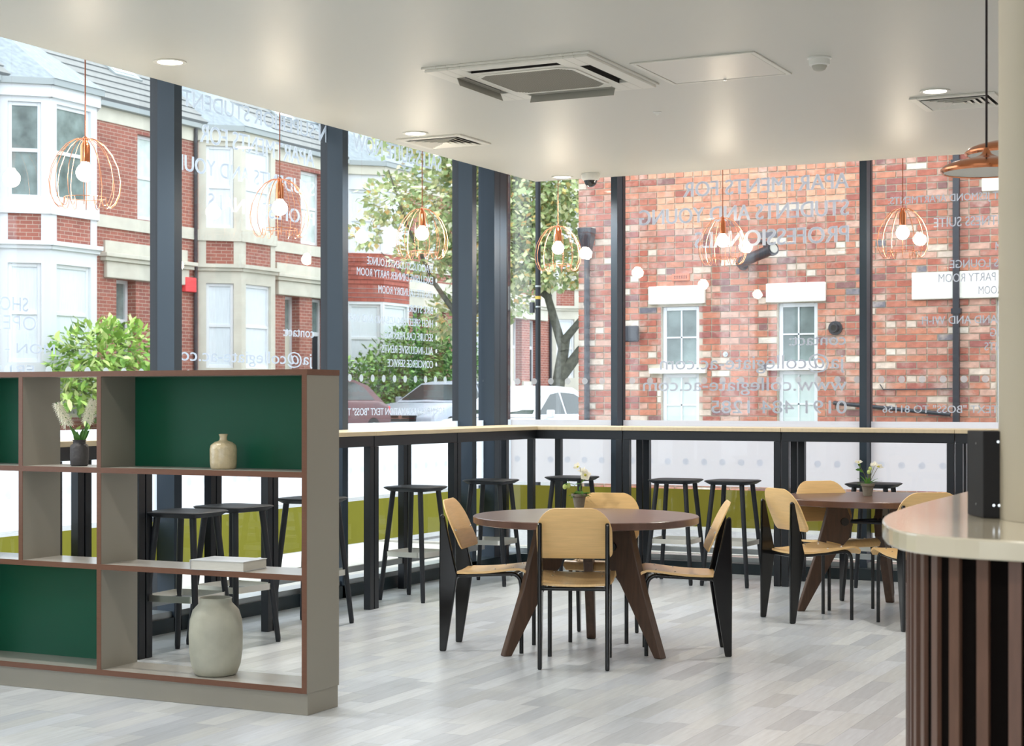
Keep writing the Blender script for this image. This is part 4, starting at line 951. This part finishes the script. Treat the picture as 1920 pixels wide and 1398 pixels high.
# ------------------------------------------------------------------ terraced houses across the street
FX = -22.5
def terrace(y0, label, white=False, tiled=False, roof_lines=True, detail=True):
    h = thing('terraced_house', label, 'house', (FX, y0, .55), 0, 'terraced houses across the street')
    Z = lambda z: z-.55
    T = frame_xf((0, 0, -.55), PI/2)
    mb = MB(); panel(mb, T, 0, 6.1, .55, 7.05, -.3, 0, [(3.45, 4.07, .75, 3.86), (4.62, 5.3, .75, 3.86), (4.12, 5.02, 5.15, 6.93)]); mb.box(.1, 6.0, -7, -.35, .55, 7.0, T)
    mb.build('wall', 'house_brick', h)
    stone = 'house_white' if white else 'house_stone'
    mb = MB(); panel(mb, T, 2.2, 6.1, 7.03, 7.32, -.25, .03); mb.build('fascia', 'house_stone', h, bevel=.01)
    MB().box(2.3, 6.1, 0, .045, 4.88, 5.13, T).build('string_course', 'house_stone', h)
    MB().box(3.05, 5.75, 0, .10, 3.86, 4.20, T).build('door_lintel', 'house_stone', h, bevel=.02)
    mb = MB(); mb.box(2.95, 5.85, 0, .16, 4.20, 4.28, T); mb.box(2.90, 5.90, 0, .22, 4.28, 4.36, T); mb.build('cornice', 'house_stone', h, bevel=.01)
    MB().box(3.05, 5.75, 0, .05, 4.36, 4.62, T).build('door_panel', 'house_stone', h)
    MB().box(3.0, 3.45, 0, .06, 1.55, 1.95, T).build('stone_block', 'house_stone', h); MB().box(4.07, 4.62, 0, .06, 1.55, 1.95, T).build('stone_block', 'house_stone', h)
    for (u0, u1), dm_ in (((3.45, 4.07), 'door_cream' if not white else 'door_black'), ((4.62, 5.3), 'door_black')):
        mb = MB(); panel(mb, T, u0, u1, .75, 3.86, -.30, -.22, [(u0+.07, u1-.07, .75, 2.95), (u0+.07, u1-.07, 3.05, 3.79)]); fr = mb.build('door_frame', 'upvc', h)
        d = MB().box(u0+.07, u1-.07, -.29, -.245, .76, 2.95, T).build('door_leaf', dm_, fr); MB().box(u0+.07, u1-.07, -.28, -.27, 3.05, 3.79, T).build('pane', 'pane_dim', fr)
        for zz in ((.95, 1.6), (1.75, 2.75)): MB().box(u0+.14, u1-.14, -.246, -.238, zz[0], zz[1], T).build('door_panel', dm_, fr)
    def sash(Tq, u0, u1, z0, z1, v, pane='pane_pale'):
        mb = MB(); zm = z0+(z1-z0)*.5; fw = .07; panel(mb, Tq, u0, u1, z0, z1, v-.06, v, [(u0+fw, u1-fw, z0+fw, zm-.035), (u0+fw, u1-fw, zm+.035, z1-fw)]); f = mb.build('window_frame', 'upvc', h, bevel=.006)
        for a, b in ((z0+fw, zm-.035), (zm+.035, z1-fw)): MB().box(u0+fw, u1-fw, v-.04, v-.03, a, b, Tq).build('pane', pane, f)
    sash(T, 4.12, 5.02, 5.17, 6.93, -.12)
    # canted bay
    pts = [(0, 0), (.63, .70), (1.94, .70), (2.57, 0)]
    L_ = math.hypot(.63, .70); aa = math.atan2(.70, .63)
    Tc = [lambda u, v, z: T(*_cant(u, v, z, .09, 0, aa)), lambda u, v, z: T(u+.72, v+.70, z), lambda u, v, z: T(*_cant(u, v, z, 2.03, .70, -aa))]
    mb = MB(); core = [(0, -.1), (.25, -.05), (.74, .46), (1.83, .46), (2.32, -.05), (2.57, -.1)]; mb.prism([(p[0]+.09, p[1]) for p in core], .55, 7.25, 'z', T); mb.build('bay_core', stone, h)
    for Tq, Lq in ((Tc[0], L_), (Tc[1], 1.31), (Tc[2], L_)):
        m_ = .17; up = (m_, Lq-m_, 5.17, 6.98); dn = (m_, Lq-m_, 2.08, 3.95)
        if tiled: up = (.07, Lq-.07, 5.17, 6.70); dn = (.07, Lq-.07, 2.08, 3.80)
        mb = MB(); panel(mb, Tq, 0, Lq, .55, 4.25, -.14, 0, [dn]); mb.build('bay_face', 'house_white' if (white or tiled) else stone, h)
        mb = MB(); panel(mb, Tq, 0, Lq, 4.89, 7.08, -.14, 0, [up]); mb.build('bay_face', stone if not tiled else 'house_white', h)
        if tiled:
            for k in range(11): MB().box(0, Lq, -.12, .012+.012, 3.87+k*.112, 3.87+(k+1)*.112-.012, lambda u, v, z, Tq=Tq: Tq(u, v-(.010 if v > 0 else 0), z)).build('hung_tile_course', 'hung_tile', h)
        else:
            mb = MB(); panel(mb, Tq, 0, Lq, 4.33, 4.90, -.12, 0, [(m_, Lq-m_, 4.33, 4.90)]); mb.build('bay_pier', stone, h)
            MB().box(m_, Lq-m_, -.12, -.02, 4.33, 4.90, Tq).build('brick_panel', 'house_brick', h)
            MB().box(-.03, Lq+.03, -.12, .04, 4.88, 5.12, Tq).build('bay_sill', stone, h)
            mb = MB(); mb.box(-.02, Lq+.02, -.1, .06, 4.22, 4.29, Tq); mb.box(-.05, Lq+.05, -.1, .12, 4.29, 4.37, Tq); mb.build('bay_cornice', stone, h)
        sash(Tq, up[0], up[1], up[2], up[3], -.06, 'pane_dim' if white else 'blind'); sash(Tq, dn[0], dn[1], dn[2], dn[3], -.06, 'blind')
        MB().box(-.04, Lq+.04, -.12, .07, 7.08, 7.30, Tq).build('bay_fascia', stone, h)
        MB().box(-.07, Lq+.07, -.12, .14, 7.30, 7.42, Tq).build('bay_gutter', 'gutter_grey', h)
    MB().box(2.6, 6.1, .0, .16, 7.32, 7.42, T).build('gutter', 'gutter_grey', h)
    # bay roof (hipped) and main roof in courses
    mb = MB(); base = [(.02, -.1, 7.42), (.66, .86, 7.42), (2.10, .86, 7.42), (2.74, -.1, 7.42)]; ap = [(1.28, -1.9, 9.25)]
    vs = [T(*p) for p in base+ap]; mb.add(vs, [(0, 1, 4), (1, 2, 4), (2, 3, 4), (3, 0, 4)]); mb.build('bay_roof', 'slate', h)
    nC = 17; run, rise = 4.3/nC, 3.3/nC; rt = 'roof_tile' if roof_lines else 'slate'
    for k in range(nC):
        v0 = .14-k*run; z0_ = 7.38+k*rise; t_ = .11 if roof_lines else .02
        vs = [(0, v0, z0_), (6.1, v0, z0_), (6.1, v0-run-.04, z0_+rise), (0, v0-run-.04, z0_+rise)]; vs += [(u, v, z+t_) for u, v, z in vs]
        mb = MB(); q_ = [T(*p) for p in vs]; mb.add(q_, [(0, 3, 2, 1), (4, 5, 6, 7), (1, 2, 6, 5), (2, 3, 7, 6), (3, 0, 4, 7)]); mb.cm = 1; mb.add(q_, [(0, 1, 5, 4)]); mb.build('tile_course', [rt, 'tile_lip_shade' if roof_lines else rt], h)
    # rooflight and party downpipe
    def rp(u, s): return (u, .14-4.3*s, 7.38+3.3*s+.05)
    for u in (4.55,):
        vs = [rp(u, .26), rp(u+.9, .26), rp(u+.9, .58), rp(u, .58)]; vs = [(a, b+.05, c+.06) for a, b, c in vs]; lo = [(a, b-.05, c-.09) for a, b, c in vs]
        f = MB().add([T(*p) for p in lo+vs], [(0, 3, 2, 1), (4, 5, 6, 7), (0, 1, 5, 4), (1, 2, 6, 5), (2, 3, 7, 6), (3, 0, 4, 7)]).build('rooflight_frame', 'gutter_grey', h)
        vs = [rp(u+.09, .285), rp(u+.81, .285), rp(u+.81, .555), rp(u+.09, .555)]; vs = [(a, b+.055, c+.067) for a, b, c in vs]
        MB().add([T(*p) for p in vs], [(0, 1, 2, 3)]).build('pane', 'pane_pale', f)
    MB().tube([T(6.02, .06, .6), T(6.02, .06, 7.3)], .045, 8).build('downpipe', 'pipe_black', h)
    MB().box(0, 6.1, 1.12, 1.3, .5, 1.05, T).build('garden_wall', 'house_brick', h); MB().box(0, 6.1, 1.09, 1.33, 1.05, 1.12, T).build('coping', 'house_stone', h)
    return h
def _cant(u, v, z, ou, ov, a): return (ou+math.cos(a)*u-math.sin(a)*v, ov+math.sin(a)*u+math.cos(a)*v, z)
terrace(17.5, 'brick terraced house beyond the left edge of the photo')
terrace(23.6, 'leftmost brick terraced house with a white painted bay and banded tile roof', white=True)
terrace(29.7, 'brick terraced house with a cream stone bay seen in the second window', roof_lines=True)
terrace(35.8, 'brick terraced house with red hung tiles on its bay, behind the tree', tiled=True, roof_lines=False)
terrace(41.9, 'brick terraced house farther along behind the tree and corner pillar')
terrace(48.0, 'far brick terraced house seen beside the street pole')
terrace(54.1, 'farthest brick terraced house behind the leaning tree trunk')
ab = thing('alarm_box', 'red alarm box on the brick house wall beside a black downpipe', 'alarm box', (FX, 29.42, 3.72)); B('box_case', 'alarm_red', ab, 0, .12, -.22, .16, 0, .32, .02)

# ------------------------------------------------------------------ planting
def foliage_mesh(blobs, n, size, cols, seed, up=.4, flat=1.0, LW=.5):
    R_ = random.Random(seed); mb = MB(); tot = sum(b[1]**2 for b in blobs)
    for c, r, sq_ in blobs:
        for k in range(int(n*r*r/tot)):
            d = Vector((R_.gauss(0, 1), R_.gauss(0, 1), R_.gauss(0, 1))).normalized(); rr = r*R_.uniform(.45, 1.03)
            p = Vector(c)+Vector((d.x*rr, d.y*rr, d.z*rr*sq_)); dr = (d+Vector((R_.uniform(-1, 1), R_.uniform(-1, 1), R_.uniform(-1, 1)*.8-.2))).normalized()
            c_ = R_.choices(cols[0], cols[1])[0]; f_ = R_.uniform(.8, 1.15); q = srgb(*c_); mb.cur = (q[0]*f_, q[1]*f_, q[2]*f_, 1)
            s_ = size*R_.uniform(.7, 1.3); sd = dr.cross(Vector((R_.gauss(0, .5), R_.gauss(0, .5), 1))).normalized(); w_ = s_*LW
            mb.add([p, p+dr*s_*.45-sd*w_*.5, p+dr*s_, p+dr*s_*.5+sd*w_*.5], [(0, 1, 2, 3)])
    return mb
TC = ([(214, 222, 172), (192, 208, 152), (228, 226, 176), (242, 216, 146), (176, 196, 140), (232, 234, 206), (242, 196, 128), (146, 170, 118)], [8, 9, 6, 3, 8, 5, 1.3, 5])
def tree(loc, label, limbs, blobs, n, seed):
    t = thing('tree', label, 'tree', loc, 0, 'street trees with yellow green leaves')
    mb = MB()
    for pts, rs in limbs: mb.tube(pts, rs, 9)
    mb.build('trunk', 'bark', t, smooth=True)
    tag(foliage_mesh(blobs, n, .14, TC, seed, LW=.75).build('foliage', 'foliage', t, uv=False), kind='stuff')
p0 = Vector((-14.8, 31.7, .2))
tree(p0, 'leaning street tree with its forked trunk seen right of the street pole',
     [([(0, 0, 0), (.05, 0, 1.0), (.20, 0, 1.9), (.25, .1, 2.5)], [.17, .15, .13, .11]), ([(.15, 0, 1.6), (.6, .1, 2.2), (1.15, .2, 2.75), (2.0, .3, 3.3), (2.6, .4, 4.5)], [.13, .11, .10, .08, .05]), ([(.25, 0, 2.2), (-.1, 0, 3.3), (-.5, 0, 4.6), (-.6, 0, 6.2)], [.1, .08, .06, .03]), ([(.25, 0, 2.4), (.8, 0, 3.0), (.9, 0, 4.6), (.6, 0, 6)], [.09, .07, .05, .03]), ([(-.1, 0, 3.3), (-1.2, 0, 4.2), (-1.8, -.3, 5)], [.06, .04, .02])],
     [((.4, 0, 6.2), 1.6, .9), ((1.9, .2, 5.2), 1.3, .9), ((-.9, 0, 5.2), 1.4, .9), ((-1.6, .3, 4.2), 1.1, .7), ((1.2, .3, 4.0), 1.0, .7), ((2.4, .4, 3.8), .9, .7), ((.1, -.3, 4.0), .9, .6), ((-.9, -.3, 3.3), .6, .7), ((.5, 0, 7.4), 1.5, .8), ((-1.5, 0, 6.6), 1.3, .9), ((2.2, 0, 6.7), 1.3, .9), ((-.5, -.5, 4.5), 1.1, .9), ((-2.4, .2, 3.0), .7, .8), ((-1.9, 0, 5.6), 1.0, .9)], 20000, 11)
p1 = Vector((-16.6, 31.0, .3))
tree(p1, 'street tree whose yellowing crown fills the window left of the corner pillar',
     [([(0, 0, 0), (.1, 0, 1.6), (.1, 0, 2.8)], [.15, .13, .11]), ([(.1, 0, 2.6), (-.5, -.2, 3.5), (-1.0, -.5, 4.7), (-1.3, -.8, 5.9)], [.07, .05, .03, .015]), ([(.1, 0, 2.7), (.1, 0, 4.2), (-.2, 0, 6)], [.09, .06, .03]), ([(.1, 0, 2.7), (.9, .2, 3.6), (1.4, .3, 5)], [.08, .05, .02]), ([(-.5, -.2, 3.5), (-1.1, -.4, 3.7), (-1.6, -.6, 4.2)], [.03, .02, .01])],
     [((-.1, 0, 5.4), 1.5, .9), ((-1.5, -.4, 5.3), .7, .8), ((-.7, -.2, 4.1), .8, .6), ((-1.9, -.7, 4.6), .4, .8), ((.9, .1, 4.2), 1.1, .8), ((0, -.2, 6.8), 1.4, .8), ((-1.4, -.3, 6.9), .8, .8), ((.3, 0, 3.7), .6, .6), ((1.5, .3, 5.6), 1.2, .9)], 8500, 12)
GC = ([(150, 190, 84), (176, 206, 110), (110, 156, 62), (206, 220, 150), (84, 128, 52)], [8, 7, 6, 4, 3])
# variegated laurel
bl_ = [((0, 0, 1.15), .72, .85), ((.1, .35, 1.35), .55, .8), ((.1, -.35, 1.25), .58, .8), ((.15, .05, .65), .8, .7), ((.1, .62, .85), .42, .8), ((.1, -.62, .8), .45, .8)]
bs = thing('laurel_bush', 'large variegated laurel bush in front of the leftmost house', 'bush', (-20.95, 24.75, .55)); bs.scale = (1.3, 1.38, 1.3)
MB().tube([(0, 0, -.02), (0, 0, .9)], [.06, .03], 8).build('stem', 'bark', bs)
R_ = random.Random(21); lv = []
for c in GC[0][:4]:
    mb = MB(); mb.cur = srgb(*c); mb.leaf((0, 0, 0), (1, 0, 0), (0, 0, 1), .17, .075, 3, .35); lv.append(mb.mesh('leaf', 'foliage', True))
cnt = 0
while cnt < 240:
    c, r, q_ = R_.choice(bl_); d = Vector((R_.uniform(-.2, 1), R_.uniform(-1, .9), R_.uniform(-.6, 1))).normalized(); p = Vector(c)+Vector((d.x*r, d.y*r, d.z*r*q_))
    o = bpy.data.objects.new('leaf', R_.choice(lv)); COL.objects.link(o); o.parent = bs; o.location = p; e = (d+Vector((R_.gauss(0, .4), R_.gauss(0, .6), R_.gauss(-.1, .4)))).normalized()
    o.rotation_euler = e.to_track_quat('X', 'Z').to_euler(); cnt += 1
tag(foliage_mesh(bl_, 1900, .15, GC, 5, LW=.42).build('foliage', 'foliage', bs, uv=False), kind='stuff')
HC_ = ([(96, 140, 66), (124, 166, 82), (78, 118, 56), (150, 186, 104)], [8, 7, 7, 3])
for loc, lb, bl2, n, sz in (((-21.05, 35.1, .5), 'tall leafy green hedge in front of the tile hung house, behind the silver car', [((0, -1.0, 1.0), .75, 1.2), ((0, 0, 1.2), .85, 1.2), ((0, 1.1, 1.6), .9, 1.2), ((0, 2.2, 1.9), 1.0, 1.2), ((0, 3.2, 1.8), .9, 1.2), ((0, 4.2, 1.5), .9, 1.1)], 8000, .13),
                            ((-21.7, 31.3, .55), 'wispy grey green shrub under the cream bay window', [((.2, -.9, .75), .45, .7), ((.2, -.2, .9), .5, .7), ((.2, .5, .8), .5, .8), ((.2, 1.0, .7), .4, .7)], 700, .12),
                            ((-21.7, 28.3, .55), 'low green shrub beside the laurel bush', [((.2, -.5, .6), .4, .9), ((.2, 0, .55), .4, .9)], 400, .12)):
    hb = thing('shrub', lb, 'shrub', loc, 0, 'front garden shrubs')
    mb = MB(); R_ = random.Random(n)
    for c, r, q_ in bl2:
        for k in range(5): d = Vector((R_.uniform(-.3, .3), R_.uniform(-.5, .5), 1)); mb.tube([(c[0], c[1], 0), (c[0]+d.x*r*.5, c[1]+d.y*r*.5, c[2]), (c[0]+d.x*r, c[1]+d.y*r, c[2]+r*.7)], .012, 5)
    mb.build('stems', 'bark', hb)
    tag(foliage_mesh(bl2, n, sz, HC_, n, LW=.3 if n < 1000 else .6).build('foliage', 'foliage', hb, uv=False), kind='stuff')

# ------------------------------------------------------------------ parked cars (nose along local +x)
def car(label, loc, rz, paint, L=4.3, W=1.74, H=1.44):
    t = thing('car', label, 'car', loc, rz)
    h = W/2
    prof = [(-L/2, .38), (-L/2-.02, .62), (-L/2+.10, .90), (-L/2+.5, .98), (.55, .97), (L/2-.75, .90), (L/2-.15, .74), (L/2, .60), (L/2, .32), (L/2-.15, .22), (-L/2+.15, .24)]
    rings = []
    for y, k, dz in ((-h, .96, -.02), (-h*.93, 1, 0), (h*.93, 1, 0), (h, .96, -.02)):
        rings.append([(x*k if abs(y) == h else x, y, .58+(z-.58)*(.90 if abs(y) == h else 1)) for x, z in prof])
    MB().loft(rings).build('body', paint, t, smooth=True, bevel=.05, angle=35)
    A = [(-L/2+.18, .93), (-L/2+.62, 1.30), (-L/2+1.1, H-.03), (-.35, H), (.15, H-.06), (1.02, .94)]
    lo = h-.10; hi = h-.30
    yy = lambda z: lo-(lo-hi)*max(0, (z-.94))/(H-.94)
    rings = [[(x, -yy(z)*k, z+(.012 if k == 0 else 0)) for x, z in A] for k in (1, .6, 0, -.6, -1)]
    MB().loft(rings).build('cabin', paint, t, smooth=True, angle=30)
    def glass(pts, nm):
        MB().add(pts, [tuple(range(len(pts)))]).build(nm, 'car_glass', t)
    for s_ in (1, -1):
        g = lambda x, z: (x, s_*(yy(z)+.006), z)
        for P_ in ([(-L/2+.55, .99), (-L/2+.82, 1.26), (-L/2+1.15, 1.36), (-.42, 1.385), (-.42, .99)], [(-.34, .99), (-.34, 1.385), (.05, 1.345), (.80, .99)]):
            q = [g(*p) for p in P_]; glass(q if s_ < 0 else q[::-1], 'side_window')
        for wx in (L/2-.80, -L/2+.78):
            MB().tube([(wx, s_*(h-.19), .31), (wx, s_*(h+.004), .31)], .31, 28).build('wheel', 'tyre', t); MB().tube([(wx, s_*(h+.004), .31), (wx, s_*(h+.012), .31)], [.205, .19], 20).build('wheel_trim', 'steel_light', t)
        m_ = MB(); m_.loft([rsq(.06, .02, z, 3) for z in (-.07, .07)]); m_ = m_.build('wing_mirror', paint, t, bevel=.02); m_.location = (.66, s_*(h+.06), 1.0)
        MB().loft([[(L/2-.02, s_*.42, .60), (L/2-.02, s_*.42, .74), (L/2-.02, s_*.44, .70)], [(L/2-.22, s_*(h-.03), .62), (L/2-.24, s_*(h-.03), .80), (L/2-.25, s_*(h-.02), .70)]]).build('headlight', 'lens_clear', t)
        B('tail_light', 'alarm_red', t, -L/2-.01, -L/2+.12, min(s_*(h-.32), s_*(h-.05)), max(s_*(h-.32), s_*(h-.05)), .68, .86, .02)
    xa, xb = .15, 1.02
    glass([(xb-.10+.012, -yy(.99)*.93, 1.0), (xb-.10+.012, yy(.99)*.93, 1.0), (xa+.05+.02, yy(1.34)*.9, 1.36), (xa+.05+.02, -yy(1.34)*.9, 1.36)], 'windscreen')
    glass([(-L/2+.28-.01, yy(.99)*.9, 1.02), (-L/2+.28-.01, -yy(.99)*.9, 1.02), (-L/2+.60-.01, -yy(1.3)*.88, 1.29), (-L/2+.60-.01, yy(1.3)*.88, 1.29)], 'rear_window')
    gr = B('grille', 'slot_dark', t, L/2-.06, L/2+.012, -.40, .40, .50, .64, .01)
    B('grille_bar', 'chrome', gr, L/2+.012, L/2+.02, -.38, .38, .565, .58)
    MB().tube([(L/2+.012, 0, .60), (L/2+.03, 0, .60)], .05, 16).build('badge', 'chrome', gr)
    B('bumper', paint, t, L/2-.12, L/2+.05, -h+.08, h-.08, .26, .46, .03)
    B('number_plate', 'plate_white', t, L/2+.05, L/2+.058, -.26, .26, .34, .45)
    return t
c_ = car('silver hatchback parked nose towards the viewer across the street', (-19.17, 35.05, .385), -PI/2, 'car_silver')
car('maroon car parked in front of the silver car', (-19.2, 28.95, .385), -PI/2, 'car_maroon')
car('white car parked behind the street pole near the brick corner', (-13.45, 27.4, .13), -PI/2, 'car_white', H=1.5)
# plate lettering
pt = [o for o in c_.children if o.name.startswith('number_plate')][0]
o = text_mesh('AP04 C57', .44, .07, 'frame_dark', pt, 'plate_lettering'); o.matrix_local = Matrix(((0, 0, 1, 2.209), (1, 0, 0, -.22), (0, 1, 0, .36), (0, 0, 0, 1)))

# ------------------------------------------------------------------ pedestrian
pe = thing('person', 'bald person in a beige top standing behind the silver car', 'person', (-19.55, 38.0, .42), math.radians(200))
V = [(0, 0, .93), (0, 0, 1.12), (0, 0, 1.34), (0, 0, 1.47), (.10, 0, .88), (.12, .01, .48), (.12, -.02, .06), (.12, .12, .03), (-.10, 0, .88), (-.12, .01, .48), (-.12, -.02, .06), (-.12, .12, .03), (.19, 0, 1.38), (.24, -.02, 1.10), (.23, .08, .86), (.23, .12, .78), (-.19, 0, 1.38), (-.24, -.02, 1.10), (-.23, .08, .86), (-.23, .12, .78), (0, .01, 1.56)]
Ed = [(0, 1), (1, 2), (2, 3), (3, 20), (0, 4), (4, 5), (5, 6), (6, 7), (0, 8), (8, 9), (9, 10), (10, 11), (2, 12), (12, 13), (13, 14), (14, 15), (2, 16), (16, 17), (17, 18), (18, 19)]
Rr = [.14, .13, .14, .06, .09, .065, .045, .04, .09, .065, .045, .04, .065, .05, .035, .03, .065, .05, .035, .03, .055]
me = bpy.data.meshes.new('body'); me.from_pydata(V, Ed, []); bo = bpy.data.objects.new('body', me); COL.objects.link(bo); bo.parent = pe; me.materials.append(MT['cloth_beige'])
sk_ = bo.modifiers.new('skin', 'SKIN')
for i, r in enumerate(Rr): me.skin_vertices[0].data[i].radius = (r, r*.8)
me.skin_vertices[0].data[0].use_root = True
bo.modifiers.new('sub', 'SUBSURF').levels = 2; bo.modifiers['sub'].render_levels = 2
mb = MB(); mb.sphere((0, .015, 1.66), .088, 20, 14, 1.28); mb.sphere((0, .105, 1.65), .016, 8, 6, 1.5)
for s_ in (1, -1): mb.sphere((s_*.088, .01, 1.655), .02, 8, 6, 1.6)
hd = mb.build('head', 'skin', pe, smooth=True)
mb = MB()
for s_ in (1, -1): mb.sphere((s_*.032, .098, 1.675), .010, 8, 6)
mb.build('eyes', 'slot_dark', hd)
